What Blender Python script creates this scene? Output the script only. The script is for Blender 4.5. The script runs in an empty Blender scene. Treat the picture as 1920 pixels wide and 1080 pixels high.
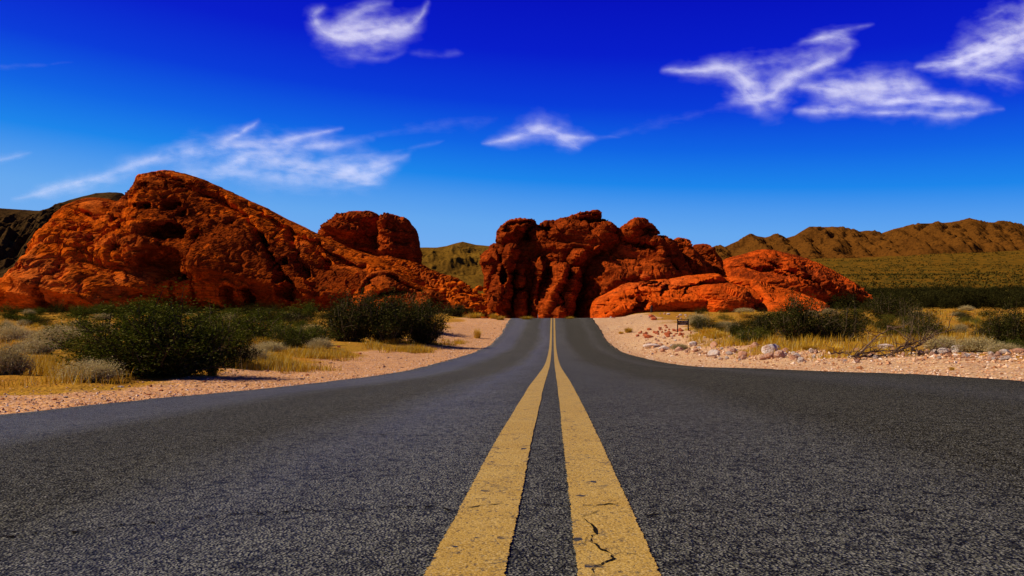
import bpy, math, random
import numpy as np
R = math.radians
C = bpy.context.scene.collection
SC = bpy.context.scene

# ------------------------------------------------------------------ camera, sky, sun, exposure
F = 1400.0                    # focal length in pixels of a 1920 px wide picture
HZ = 585.0                    # row of the true horizon
cam_d = bpy.data.cameras.new('camera')
cam = bpy.data.objects.new('camera', cam_d)
C.objects.link(cam)
cam.location = (0, 0, 0)
cam.rotation_euler = (R(90), 0, 0)
cam_d.sensor_width = 36.0
cam_d.lens = F / 1920 * 36
cam_d.shift_y = (HZ - 540) / 1920
cam_d.clip_start = 0.05
cam_d.clip_end = 60000
SC.camera = cam

SUN = np.array((-0.76, -0.06, 0.645)); SUN = SUN / np.linalg.norm(SUN)
sun_d = bpy.data.lights.new('sun', 'SUN')
sun_d.energy = 5.0
sun_d.angle = R(0.5)
sun_d.color = (1.0, 0.93, 0.82)
sun = bpy.data.objects.new('sun', sun_d)
C.objects.link(sun)
from mathutils import Vector
sun.rotation_euler = Vector(SUN).to_track_quat('Z', 'Y').to_euler()

world = bpy.data.worlds.new('World')
SC.world = world
world.use_nodes = True
nt = world.node_tree
nt.nodes.clear()
n_out = nt.nodes.new('ShaderNodeOutputWorld')
n_bg = nt.nodes.new('ShaderNodeBackground')
n_bg.inputs['Strength'].default_value = 0.1
n_sky = nt.nodes.new('ShaderNodeTexSky')
n_sky.sky_type = 'NISHITA'
n_sky.sun_disc = False
n_sky.sun_elevation = math.asin(SUN[2])
n_sky.sun_rotation = math.atan2(SUN[0], SUN[1])
n_geo = nt.nodes.new('ShaderNodeTexCoord')
n_sep = nt.nodes.new('ShaderNodeSeparateXYZ')
nt.links.new(n_geo.outputs['Generated'], n_sep.inputs[0])
# elevation with a slight east-west drift: the polarised part of the sky is the darkest
n_ma = nt.nodes.new('ShaderNodeMath'); n_ma.operation = 'MULTIPLY_ADD'
nt.links.new(n_sep.outputs['X'], n_ma.inputs[0]); n_ma.inputs[1].default_value = 0.06
nt.links.new(n_sep.outputs['Z'], n_ma.inputs[2])
n_rmp = nt.nodes.new('ShaderNodeValToRGB')
nt.links.new(n_ma.outputs[0], n_rmp.inputs[0])
cr = n_rmp.color_ramp
stops = [(0.00, (2.6, 4.9, 8.8)), (0.115, (1.30, 3.9, 8.6)), (0.145, (0.75, 3.2, 8.5)), (0.175, (0.09, 2.35, 8.3)),
         (0.22, (0.02, 1.25, 7.8)), (0.27, (0.0, 0.42, 7.0)), (0.33, (0.0, 0.10, 6.0)), (0.40, (0.0, 0.02, 5.0)), (0.50, (0.0, 0.02, 3.4)), (0.65, (0.0, 0.02, 1.5)), (1.0, (0.0, 0.02, 0.9))]
cr.elements[0].position = stops[0][0]; cr.elements[0].color = (*stops[0][1], 1)
cr.elements[1].position = stops[-1][0]; cr.elements[1].color = (*stops[-1][1], 1)
for p, c in stops[1:-1]:
    e = cr.elements.new(p); e.color = (*c, 1)
n_mix = nt.nodes.new('ShaderNodeMixRGB'); n_mix.inputs[0].default_value = 0.985
nt.links.new(n_sky.outputs[0], n_mix.inputs[1]); nt.links.new(n_rmp.outputs[0], n_mix.inputs[2])
nt.links.new(n_mix.outputs[0], n_bg.inputs['Color'])
nt.links.new(n_bg.outputs[0], n_out.inputs[0])

SC.view_settings.view_transform = 'Standard'
SC.view_settings.look = 'None'
SC.view_settings.exposure = 0.0
SC.view_settings.gamma = 1.0
SC.render.engine = 'CYCLES'
SC.cycles.max_bounces = 5
SC.cycles.diffuse_bounces = 2
SC.cycles.transparent_max_bounces = 12

# ------------------------------------------------------------------ helpers
_rs = np.random.RandomState(7)
PERM = np.concatenate([_rs.permutation(256)] * 3)
GR = _rs.normal(size=(256, 3)); GR /= np.linalg.norm(GR, axis=1)[:, None]

def noise(p, seed=0):
    p = np.asarray(p, float) + seed * 17.31
    i = np.floor(p).astype(int); f = p - i; i &= 255
    u = f * f * f * (f * (f * 6 - 15) + 10)
    out = 0
    for dx in (0, 1):
        wx = u[:, 0] if dx else 1 - u[:, 0]
        for dy in (0, 1):
            wy = u[:, 1] if dy else 1 - u[:, 1]
            for dz in (0, 1):
                wz = u[:, 2] if dz else 1 - u[:, 2]
                h = PERM[PERM[PERM[i[:, 0] + dx] + i[:, 1] + dy] + i[:, 2] + dz]
                g = GR[h]
                d = g[:, 0] * (f[:, 0] - dx) + g[:, 1] * (f[:, 1] - dy) + g[:, 2] * (f[:, 2] - dz)
                out = out + wx * wy * wz * d
    return out * 1.5

def fbm(p, octv=4, seed=0, gain=0.5, ridged=False):
    p = np.asarray(p, float); a, s, t = 1.0, 0, 0
    for o in range(octv):
        n = noise(p * 2.03 ** o, seed + o)
        if ridged: n = 1 - 2 * np.abs(n)
        s = s + a * n; t += a; a *= gain
    return s / t

def worley(p, seed=0, full=False):
    p = np.asarray(p, float) + seed * 5.7
    i = np.floor(p).astype(int)
    best = np.full(len(p), 9.0); sec = np.full(len(p), 9.0); hh = np.zeros(len(p), int); qq = np.zeros_like(p)
    for dx in (-1, 0, 1):
        for dy in (-1, 0, 1):
            for dz in (-1, 0, 1):
                c = i + (dx, dy, dz); k = c & 255
                h = PERM[PERM[PERM[k[:, 0]] + k[:, 1]] + k[:, 2]]
                q = c + np.stack([PERM[h] / 256., PERM[h + 57] / 256., PERM[h + 131] / 256.], 1)
                d = np.sqrt(((p - q) ** 2).sum(1))
                m = d < best; hh[m] = h[m]; qq[m] = (p - q)[m]
                sec = np.minimum(sec, np.maximum(d, best)); best = np.minimum(best, d)
    return (best, sec, hh, qq) if full else (best, sec)

def seg_dist(P, A, B):
    d = B - A; L2 = (d ** 2).sum() + 1e-12
    t = np.clip(((P - A) @ d) / L2, 0, 1)
    q = A + t[:, None] * d
    return np.sqrt(((P - q) ** 2).sum(1)), q, t

def p3(x, y, z=0.0):
    x = np.asarray(x, float)
    return np.stack([x, np.broadcast_to(np.asarray(y, float), x.shape), np.broadcast_to(np.asarray(z, float), x.shape)], -1)

def sstep(a, b, x):
    t = np.clip((np.asarray(x, float) - a) / (b - a), 0, 1); return t * t * (3 - 2 * t)

def herm(xs, ys):
    xs = np.array(xs, float); ys = np.array(ys, float)
    m = np.gradient(ys, xs)
    def f(x):
        x = np.clip(np.asarray(x, float), xs[0], xs[-1])
        k = np.clip(np.searchsorted(xs, x) - 1, 0, len(xs) - 2)
        h = xs[k + 1] - xs[k]; t = (x - xs[k]) / h
        return ((2*t**3 - 3*t**2 + 1) * ys[k] + (t**3 - 2*t**2 + t) * h * m[k] + (-2*t**3 + 3*t**2) * ys[k+1] + (t**3 - t**2) * h * m[k+1])
    return f

def mesh_np(name, V, faces, mats=(), smooth=True, attrs=None, mat_idx=None):
    """faces: list of int arrays (N,3) or (N,4)"""
    me = bpy.data.meshes.new(name)
    V = np.asarray(V, np.float32)
    if not isinstance(faces, (list, tuple)): faces = [faces]
    faces = [np.asarray(f, np.int32) for f in faces if len(f)]
    loops = np.concatenate([f.ravel() for f in faces])
    tot = np.concatenate([np.full(len(f), f.shape[1], np.int32) for f in faces])
    start = np.concatenate([[0], np.cumsum(tot)[:-1]]).astype(np.int32)
    me.vertices.add(len(V)); me.vertices.foreach_set('co', V.ravel())
    me.loops.add(len(loops)); me.loops.foreach_set('vertex_index', loops)
    me.polygons.add(len(tot)); me.polygons.foreach_set('loop_start', start); me.polygons.foreach_set('loop_total', tot)
    if mat_idx is not None: me.polygons.foreach_set('material_index', np.asarray(mat_idx, np.int32))
    me.polygons.foreach_set('use_smooth', np.full(len(tot), bool(smooth)))
    for k, a in (attrs or {}).items():
        at = me.attributes.new(k, 'FLOAT', 'POINT'); at.data.foreach_set('value', np.asarray(a, np.float32))
    me.update(calc_edges=True)
    for m in (mats if isinstance(mats, (list, tuple)) else [mats]): me.materials.append(m)
    return me

def link(name, data, parent=None, loc=None, rot=None, scl=None):
    o = bpy.data.objects.new(name, data); C.objects.link(o)
    if parent is not None: o.parent = parent
    if loc is not None: o.location = loc
    if rot is not None: o.rotation_euler = rot
    if scl is not None: o.scale = scl
    return o

def tag(o, label=None, cat=None, group=None, kind=None):
    if label: o['label'] = label
    if cat: o['category'] = cat
    if group: o['group'] = group
    if kind: o['kind'] = kind
    return o

def copy_tree(o, parent=None):
    c = o.copy(); C.objects.link(c)
    if parent is not None: c.parent = parent
    for ch in KIDS.get(o.name, []): copy_tree(ch, c)
    return c
KIDS = {}

def grid_faces(nr, nc, wrap=False):
    a = np.arange(nr * nc).reshape(nr, nc)
    if wrap: a = np.concatenate([a, a[:, :1]], 1)
    return np.stack([a[:-1, :-1], a[:-1, 1:], a[1:, 1:], a[1:, :-1]], -1).reshape(-1, 4)

# ------------------------------------------------------------------ material helpers
class NT:
    def __init__(s, name):
        s.m = bpy.data.materials.new(name); s.m.use_nodes = True
        s.t = s.m.node_tree; s.t.nodes.clear()
        s.out = s.t.nodes.new('ShaderNodeOutputMaterial')
    def n(s, typ, **kw):
        nd = s.t.nodes.new('ShaderNode' + typ)
        for k, v in kw.items(): setattr(nd, k, v)
        return nd
    def l(s, a, b): s.t.links.new(a, b)
    def coord(s): return s.n('TexCoord').outputs['Object']
    def mapping(s, v, scale=(1, 1, 1), rot=(0, 0, 0)):
        m = s.n('Mapping'); s.l(v, m.inputs[0]); m.inputs['Scale'].default_value = scale; m.inputs['Rotation'].default_value = rot
        return m.outputs[0]
    def noise(s, v, scale, detail=4, rough=0.55, dist=0.0):
        nd = s.n('TexNoise'); s.l(v, nd.inputs['Vector']); nd.inputs['Scale'].default_value = scale
        nd.inputs['Detail'].default_value = detail; nd.inputs['Roughness'].default_value = rough; nd.inputs['Distortion'].default_value = dist
        return nd.outputs['Fac']
    def voro(s, v, scale, feature='F1', out='Distance'):
        nd = s.n('TexVoronoi', feature=feature); s.l(v, nd.inputs['Vector']); nd.inputs['Scale'].default_value = scale
        return nd.outputs[out]
    def ramp(s, v, stops, interp='LINEAR'):
        nd = s.n('ValToRGB'); s.l(v, nd.inputs[0]); r = nd.color_ramp; r.interpolation = interp
        def c(x): return (x, x, x, 1) if not isinstance(x, (tuple, list)) else (*x, 1)
        r.elements[0].position = stops[0][0]; r.elements[0].color = c(stops[0][1])
        r.elements[1].position = stops[-1][0]; r.elements[1].color = c(stops[-1][1])
        for p, q in stops[1:-1]:
            e = r.elements.new(p); e.color = c(q)
        return nd.outputs[0]
    def mix(s, f, a, b, mode='MIX'):
        nd = s.n('MixRGB', blend_type=mode)
        for k, x in ((0, f), (1, a), (2, b)):
            if isinstance(x, (int, float)): nd.inputs[k].default_value = x if k == 0 else (x, x, x, 1)
            elif isinstance(x, tuple): nd.inputs[k].default_value = (*x, 1)
            else: s.l(x, nd.inputs[k])
        return nd.outputs[0]
    def math(s, op, a, b=0.0, c=0.0):
        nd = s.n('Math', operation=op)
        for k, x in enumerate((a, b, c)):
            if isinstance(x, (int, float)): nd.inputs[k].default_value = x
            else: s.l(x, nd.inputs[k])
        return nd.outputs[0]
    def attr(s, name, out='Fac'):
        nd = s.n('Attribute'); nd.attribute_name = name; return nd.outputs[out]
    def bump(s, h, strength, dist, prev=None):
        nd = s.n('Bump'); s.l(h, nd.inputs['Height']); nd.inputs['Strength'].default_value = strength; nd.inputs['Distance'].default_value = dist
        if prev is not None: s.l(prev, nd.inputs['Normal'])
        return nd.outputs[0]
    def bsdf(s, col, rough=0.9, normal=None, spec=0.3):
        b = s.n('BsdfPrincipled')
        if isinstance(col, tuple): b.inputs['Base Color'].default_value = (*col, 1)
        else: s.l(col, b.inputs['Base Color'])
        if isinstance(rough, (int, float)): b.inputs['Roughness'].default_value = rough
        else: s.l(rough, b.inputs['Roughness'])
        b.inputs['Specular IOR Level'].default_value = spec
        if normal is not None: s.l(normal, b.inputs['Normal'])
        s.l(b.outputs[0], s.out.inputs[0])
        return s.m

def rock_mat(name, c1, c2, c3, sc=1.0, varnish=0.5, bed=(0.25, 0.0, 0.0)):
    t = NT(name); v = t.coord()
    n1 = t.noise(v, 0.10 * sc, 5, 0.6, 0.6)
    n2 = t.noise(v, 0.55 * sc, 6, 0.65, 0.3)
    n3 = t.noise(v, 2.6 * sc, 5, 0.7)
    bv = t.mapping(v, (0.25, 0.25, 2.6), bed)
    n4 = t.noise(bv, 0.9 * sc, 5, 0.65, 0.8)
    col = t.mix(t.ramp(n2, [(0.35, 0.0), (0.62, 1.0)]), c1, tuple(0.66 * x for x in c1))
    col = t.mix(t.ramp(n1, [(0.50, 0.0), (0.68, 0.75)]), col, c3)
    vn = t.math('MULTIPLY_ADD', n3, 0.45, t.math('MULTIPLY_ADD', n2, 0.6, t.math('MULTIPLY', n1, 0.55)))
    vn = t.math('MULTIPLY_ADD', t.attr('stain'), 0.15, vn)  # varnish stain, with the shade of turned-away faces painted in
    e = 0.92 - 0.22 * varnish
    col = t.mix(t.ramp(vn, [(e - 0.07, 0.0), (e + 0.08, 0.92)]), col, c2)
    col = t.mix(t.ramp(n4, [(0.53, 0.0), (0.66, 0.55)]), col, tuple(0.55 * x for x in c2))
    sv = t.mapping(v, (0.9, 0.9, 0.09))
    ns = t.noise(sv, 0.8 * sc, 4, 0.6, 0.4)
    col = t.mix(t.ramp(ns, [(0.58, 0.0), (0.74, 0.6)]), col, c2)
    vo = t.voro(v, 1.1 * sc)
    b1 = t.bump(n4, 0.9, 0.55 / sc)
    b2 = t.bump(n3, 0.9, 0.32 / sc, b1)
    b3 = t.bump(vo, 0.35, 0.35 / sc, b2)
    b4 = t.bump(t.noise(v, 9 * sc, 4, 0.7), 0.7, 0.07 / sc, b3)
    return t.bsdf(col, 1.0, b4, 0.0)

M = {}
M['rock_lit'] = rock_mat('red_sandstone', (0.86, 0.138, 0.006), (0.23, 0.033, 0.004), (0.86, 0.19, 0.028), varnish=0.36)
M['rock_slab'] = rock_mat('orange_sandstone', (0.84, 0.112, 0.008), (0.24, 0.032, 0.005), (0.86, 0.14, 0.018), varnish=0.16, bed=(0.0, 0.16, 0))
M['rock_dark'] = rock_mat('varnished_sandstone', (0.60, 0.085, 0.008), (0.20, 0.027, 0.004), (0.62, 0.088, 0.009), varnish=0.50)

def ground_mat():
    t = NT('desert_ground'); v = t.coord()
    sand, far, grass = t.attr('sand'), t.attr('far'), t.attr('grass')
    n1 = t.noise(v, 0.35, 5, 0.6, 0.4); n2 = t.noise(v, 2.2, 5, 0.65); n3 = t.noise(v, 14, 4, 0.7)
    soil = t.mix(t.ramp(n1, [(0.38, 0.0), (0.62, 1.0)]), (0.52, 0.185, 0.025), (0.48, 0.22, 0.025))
    soil = t.mix(t.ramp(n2, [(0.5, 0.0), (0.68, 0.8)]), soil, (0.26, 0.115, 0.02))
    soil = t.mix(t.math('MULTIPLY', grass, t.ramp(n2, [(0.3, 0.8), (0.62, 0.2)])), soil, (0.46, 0.26, 0.024))
    soil = t.mix(t.ramp(n3, [(0.48, 0.0), (0.66, 0.55)]), soil, (0.20, 0.085, 0.015))
    vc = t.voro(v, 21, out='Color'); vd = t.voro(v, 21); vc2 = t.voro(v, 55, out='Color'); vd2 = t.voro(v, 55)
    grav = t.mix(t.ramp(n1, [(0.35, 0.0), (0.65, 1.0)]), (0.78, 0.43, 0.15), (0.82, 0.51, 0.20))
    sx = t.n('SeparateXYZ'); t.l(v, sx.inputs[0])
    grav = t.mix(t.ramp(t.math('MULTIPLY_ADD', sx.outputs['X'], 0.1, 0.5), [(0.45, 1.0), (0.6, 0.0)]), grav, (0.78, 0.36, 0.09))
    grav = t.mix(t.ramp(vc, [(0.25, 0.75), (0.8, 0.0)]), grav, (0.42, 0.16, 0.075))
    grav = t.mix(t.ramp(vc2, [(0.62, 0.0), (0.85, 0.7)]), grav, (0.80, 0.62, 0.48))
    grav = t.mix(t.ramp(n2, [(0.52, 0.0), (0.72, 0.55)]), grav, (0.38, 0.17, 0.08))
    sa = t.math('ADD', sand, t.math('MULTIPLY', t.math('SUBTRACT', n2, 0.5), 0.9))
    col = t.mix(t.ramp(sa, [(0.36, 0.0), (0.62, 1.0)]), soil, grav)
    # bajada far off: olive scrub floor
    f1 = t.noise(v, 0.012, 5, 0.6, 0.4); f2 = t.noise(t.mapping(v, (1, 0.35, 1)), 0.11, 5, 0.75)
    fc = t.mix(t.ramp(f1, [(0.4, 0.0), (0.62, 1.0)]), (0.20, 0.084, 0.007), (0.175, 0.078, 0.006))
    fc = t.mix(t.ramp(f2, [(0.46, 0.0), (0.60, 0.85)]), fc, (0.05, 0.040, 0.007))
    col = t.mix(far, col, fc)
    b1 = t.bump(n2, 0.7, 0.10)
    b2 = t.bump(vd, 0.8, 0.03, b1)
    b3 = t.bump(t.mix(0.5, vd2, n3), 0.8, 0.018, b2)
    return t.bsdf(col, 1.0, b3, 0.0)

def asphalt_mat():
    t = NT('asphalt'); v = t.coord()
    lat = t.attr('lat')                                     # metres from the centre line
    cmb = t.n('CombineXYZ'); sp = t.n('SeparateXYZ'); t.l(v, sp.inputs[0])
    t.l(lat, cmb.inputs[0]); t.l(sp.outputs['Y'], cmb.inputs[1])
    lv = cmb.outputs[0]
    w1 = t.noise(t.mapping(lv, (0.95, 0.022, 1)), 1.0, 3, 0.55)     # wheel tracks and rolled strips
    w2 = t.noise(t.mapping(lv, (0.5, 0.12, 1)), 1.0, 4, 0.6, 0.3)
    st = t.voro(v, 165, out='Color'); sd = t.voro(v, 165); st2 = t.voro(v, 320, out='Color')
    bl = t.noise(v, 34, 5, 0.75); b0 = t.noise(v, 3.0, 5, 0.65)
    base = t.mix(t.ramp(w1, [(0.38, 0.0), (0.62, 1.0)]), (0.050, 0.040, 0.017), (0.100, 0.085, 0.045))
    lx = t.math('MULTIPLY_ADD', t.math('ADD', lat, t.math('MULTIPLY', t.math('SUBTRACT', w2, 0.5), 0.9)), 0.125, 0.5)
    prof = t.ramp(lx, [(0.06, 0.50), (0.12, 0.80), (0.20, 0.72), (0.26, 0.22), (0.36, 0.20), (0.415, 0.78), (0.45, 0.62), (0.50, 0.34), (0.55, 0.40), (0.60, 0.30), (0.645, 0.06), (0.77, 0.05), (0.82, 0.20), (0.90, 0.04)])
    base = t.mix(t.math('MULTIPLY', prof, 0.95), base, (0.250, 0.236, 0.165))  # sky sheen of the left lane mixed into the colour, with wheel-path tones
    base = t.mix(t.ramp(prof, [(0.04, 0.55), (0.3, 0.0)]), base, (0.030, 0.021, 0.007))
    base = t.mix(t.ramp(w2, [(0.45, 0.0), (0.7, 0.6)]), base, (0.040, 0.034, 0.014))
    base = t.mix(t.ramp(b0, [(0.42, 0.0), (0.66, 0.5)]), base, (0.034, 0.029, 0.012))
    base = t.mix(t.ramp(st, [(0.36, 0.96), (0.60, 0.0)]), base, (0.006, 0.005, 0.002))
    base = t.mix(t.ramp(st2, [(0.60, 0.0), (0.80, 0.85)]), base, (0.30, 0.27, 0.20))
    base = t.mix(t.ramp(bl, [(0.51, 0.0), (0.60, 0.80)]), base, (0.009, 0.007, 0.003))
    b1 = t.bump(bl, 0.9, 0.013)
    b3 = t.bump(sd, 1.0, 0.008, b1)
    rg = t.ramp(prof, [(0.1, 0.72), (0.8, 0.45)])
    mt = t.bsdf(base, rg, b3, 0.03)
    bs = [n for n in t.t.nodes if n.type == 'BSDF_PRINCIPLED'][0]
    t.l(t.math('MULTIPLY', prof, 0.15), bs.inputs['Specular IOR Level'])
    return mt

def paint_mat():
    t = NT('yellow_road_paint'); v = t.coord()
    n1 = t.noise(v, 5, 5, 0.65); n2 = t.noise(v, 45, 4, 0.7); n3 = t.noise(t.mapping(v, (1, 0.45, 1)), 130, 3, 0.6)
    col = t.mix(t.ramp(n1, [(0.35, 0.0), (0.65, 1.0)]), (0.46, 0.25, 0.022), (0.52, 0.305, 0.048))
    col = t.mix(t.ramp(n2, [(0.45, 0.0), (0.75, 0.6)]), col, (0.35, 0.18, 0.014))
    col = t.mix(t.ramp(n3, [(0.33, 0.9), (0.44, 0.0)]), col, (0.10, 0.06, 0.02))
    n4 = t.noise(v, 260, 2, 0.6)
    col = t.mix(t.ramp(n4, [(0.55, 0.0), (0.66, 0.75)]), col, (0.66, 0.45, 0.16))
    col = t.mix(t.ramp(n4, [(0.33, 0.9), (0.46, 0.0)]), col, (0.13, 0.07, 0.012))
    ch = t.math('ADD', t.math('MULTIPLY', t.voro(v, 58, out='Color'), 0.5), t.math('MULTIPLY', t.noise(v, 7, 4, 0.7), 0.5))
    col = t.mix(t.ramp(ch, [(0.262, 1.0), (0.30, 0.0)]), col, (0.03, 0.026, 0.022))
    wn = t.math('ADD', t.math('MULTIPLY', t.noise(v, 11, 5, 0.75), 0.55), t.math('MULTIPLY', t.noise(v, 95, 3, 0.7), 0.45))
    col = t.mix(t.ramp(wn, [(0.565, 0.0), (0.62, 0.8)]), col, (0.085, 0.065, 0.03))
    b1 = t.bump(n2, 0.4, 0.006)
    b2 = t.bump(n3, 0.5, 0.0025, b1)
    return t.bsdf(col, 0.75, b2, 0.3)

def leaf_mat(name, c1, c2, trans=0.25, c3=None):
    t = NT(name)
    g = t.n('NewGeometry'); oi = t.n('ObjectInfo')
    col = t.mix(g.outputs['Random Per Island'], c1, c2)
    if c3: col = t.mix(t.ramp(g.outputs['Random Per Island'], [(0.86, 0.0), (0.9, 1.0)]), col, c3)
    hv = t.n('HueSaturation'); t.l(col, hv.inputs['Color'])
    t.l(t.math('MULTIPLY_ADD', oi.outputs['Random'], 0.5, 0.75), hv.inputs['Value'])
    d = t.n('BsdfDiffuse'); tr = t.n('BsdfTranslucent'); mx = t.n('MixShader'); mx.inputs[0].default_value = trans
    t.l(hv.outputs[0], d.inputs[0]); t.l(hv.outputs[0], tr.inputs[0])
    t.l(d.outputs[0], mx.inputs[1]); t.l(tr.outputs[0], mx.inputs[2]); t.l(mx.outputs[0], t.out.inputs[0])
    return t.m

def stone_mat(name, c1, c2, c3):
    t = NT(name); v = t.coord(); oi = t.n('ObjectInfo')
    n1 = t.noise(v, 3.0, 5, 0.65, 0.3); n2 = t.noise(v, 14, 4, 0.7)
    col = t.mix(t.ramp(n1, [(0.38, 0.0), (0.6, 1.0)]), c1, c2)
    col = t.mix(oi.outputs['Random'], col, t.mix(0.5, col, c3))
    col = t.mix(t.ramp(n2, [(0.52, 0.0), (0.7, 0.6)]), col, tuple(0.45 * x for x in c3))
    b = t.bump(n1, 0.8, 0.2); b = t.bump(n2, 0.7, 0.06, b)
    return t.bsdf(col, 0.9, b, 0.15)

def wood_mat(name, c1, c2):
    t = NT(name); v = t.coord()
    n = t.noise(t.mapping(v, (30, 30, 2)), 1.0, 4, 0.6, 0.5)
    return t.bsdf(t.mix(n, c1, c2), 0.8, t.bump(n, 0.4, 0.01), 0.2)

M['ground'] = ground_mat()
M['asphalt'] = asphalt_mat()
M['paint'] = paint_mat()
t_ = NT('crack_shadow'); M['crack'] = t_.bsdf((0.012, 0.009, 0.007), 1.0, t_.bump(t_.noise(t_.coord(), 90, 3), 0.5, 0.01), 0.0)
M['creosote'] = leaf_mat('creosote_leaves', (0.018, 0.026, 0.003), (0.105, 0.108, 0.006), 0.2, (0.24, 0.22, 0.04))
M['dark_leaf'] = leaf_mat('dark_shrub_leaves', (0.013, 0.015, 0.003), (0.048, 0.044, 0.006), 0.15, (0.13, 0.10, 0.02))
M['belt'] = leaf_mat('belt_shrub_leaves', (0.012, 0.012, 0.003), (0.045, 0.036, 0.007), 0.1)
M['olive'] = leaf_mat('olive_leaves', (0.11, 0.10, 0.012), (0.22, 0.18, 0.022), 0.25)
M['pale'] = leaf_mat('pale_twigs', (0.42, 0.30, 0.10), (0.64, 0.50, 0.22), 0.2, (0.24, 0.17, 0.05))
M['grass'] = leaf_mat('dry_grass', (0.50, 0.25, 0.012), (0.70, 0.42, 0.035), 0.3, (0.62, 0.50, 0.18))
M['stem'] = leaf_mat('shrub_stems', (0.045, 0.028, 0.012), (0.15, 0.10, 0.05), 0.0)
M['dead'] = leaf_mat('dead_wood', (0.07, 0.036, 0.02), (0.20, 0.12, 0.07), 0.0)
M['pinkstone'] = stone_mat('pink_limestone', (0.78, 0.50, 0.32), (0.66, 0.30, 0.15), (0.66, 0.24, 0.09))
M['whitestone'] = stone_mat('white_limestone', (0.84, 0.72, 0.58), (0.74, 0.48, 0.31), (0.70, 0.46, 0.30))
M['redstone'] = stone_mat('red_stone', (0.60, 0.13, 0.035), (0.48, 0.085, 0.014), (0.66, 0.20, 0.08))
M['signwood'] = wood_mat('dark_stained_wood', (0.030, 0.012, 0.006), (0.065, 0.025, 0.012))
M['postwood'] = wood_mat('weathered_dark_wood', (0.022, 0.013, 0.009), (0.05, 0.03, 0.02))
M['palewood'] = wood_mat('bleached_wood', (0.5, 0.35, 0.24), (0.62, 0.47, 0.34))
M['letter'] = wood_mat('routed_lettering_paint', (0.45, 0.33, 0.26), (0.55, 0.42, 0.35))

# ------------------------------------------------------------------ ground shape (camera at z = 0)
def xc(Y): return 0.055 * np.asarray(Y, float) - 0.02
HW = 3.55
zc = herm([-400, -60, -5, 1.17, 3.1, 4.25, 5.18, 6.73, 8.29, 10.6, 15.8, 20.7, 25.5, 28.8, 35, 40.5, 45.8, 50.3, 55.7, 60.5, 64.75, 67, 70, 75, 85, 100, 130, 200],
          [-.4, -.4, -.36, -.414, -.476, -.531, -.573, -.649, -.74, -.872, -1.16, -1.39, -1.56, -1.65, -1.80, -1.88, -1.80, -1.60, -1.20, -.83, -.575, -.555, -.64, -.90, -1.8, -2.9, -3.2, -3.2])
dL = herm([-400, 5, 8, 13, 18, 23, 31, 40, 47, 65, 200], [.1, .107, .14, .155, .15, .09, .05, .0, .0, .0, .0])
dR = herm([-400, 5.5, 8, 10, 13, 18, 23, 31.6, 42, 51, 59, 65, 200], [-.08, -.08, -.07, -.05, -.03, .05, .09, .16, .17, .18, .15, .02, .05])
FAR = [(200, 2.9), (300, 7.5), (500, 21.0), (800, 44), (1200, 78), (1600, 104), (2400, 122), (6000, 150)]
nl = herm([-400, -5, 5, 12, 20, 30, 40, 50, 60, 70, 80, 100, 140] + [a for a, b in FAR],
          [-.5, -.5, -.70, -1.05, -1.3, -1.42, -1.42, -1.15, -.8, -.5, -.3, -.02, .7] + [b for a, b in FAR])
nr_ = herm([-400, -5, 5.5, 14, 25, 35, 45, 53, 60, 70, 80, 100, 120, 150] + [a for a, b in FAR],
           [-.4, -.4, -.49, -.74, -1.03, -1.12, -1.12, -.95, -.72, -.32, -.10, .02, .35, .75] + [b for a, b in FAR])

def road_z(X, Y):
    u = np.asarray(X, float) - xc(Y)
    a = np.sqrt(u * u + 0.05 ** 2)
    w = sstep(-0.25, 0.25, u)
    d = dL(Y) * (1 - w) + dR(Y) * w
    return zc(Y) - d * np.minimum(a, 4.2) / HW

def terr(X, Y, detail=True):
    X = np.asarray(X, float); Y = np.asarray(Y, float)
    u = X - xc(np.clip(Y, -60, 110))
    e = np.abs(u) - HW
    near = 1 - sstep(85, 125, Y)
    rz = np.where(Y < 200, road_z(X, np.minimum(Y, 199)), 0)
    N = np.where(u < 0, nl(Y), nr_(Y)); 
    w = sstep(-60, 60, u); Nf = nl(Y) * (1 - w) + nr_(Y) * w
    N = np.where(Y > 150, Nf, N)
    N = N + 26 * sstep(420, 1100, X) * sstep(600, 1500, Y)
    s = sstep(0.1, 5.0 + 0.03 * np.maximum(Y, 0), e)
    s = np.where(Y > 125, 1, s * near + (1 - near) * sstep(0.1, 14, e))
    z = rz * (1 - s) + N * s
    lip = np.where(e < -0.25, 0.07, 0.02) * (1 - s)
    z = z - lip
    if detail:
        k = sstep(0.1, 2.5, e)
        p = p3(X, Y, 0)
        z = z + k * (0.05 * noise(p * 0.9, 3) + 0.03 * noise(p * 2.6, 5) + 0.16 * noise(p * 0.13, 9) * sstep(2, 12, e))
        fk = sstep(200, 700, Y)
        z = z + fk * (6.0 * noise(p * 0.006, 21) + 2.5 * fbm(p * 0.02, 3, 23))
    return z

def at(px, py, ymin=2.0, ymax=400.0):
    """ground point seen at a picture position (1920 x 1080)"""
    Y = np.geomspace(ymin, ymax, 1500)
    X = (px - 960) / F * Y
    row = HZ - F * terr(X, Y, False) / Y
    k = np.nonzero(row <= py)[0]
    k = k[0] if len(k) else int(np.argmin(row))
    return float(X[k]), float(Y[k]), float(terr(X[k:k+1], Y[k:k+1])[0])

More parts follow.
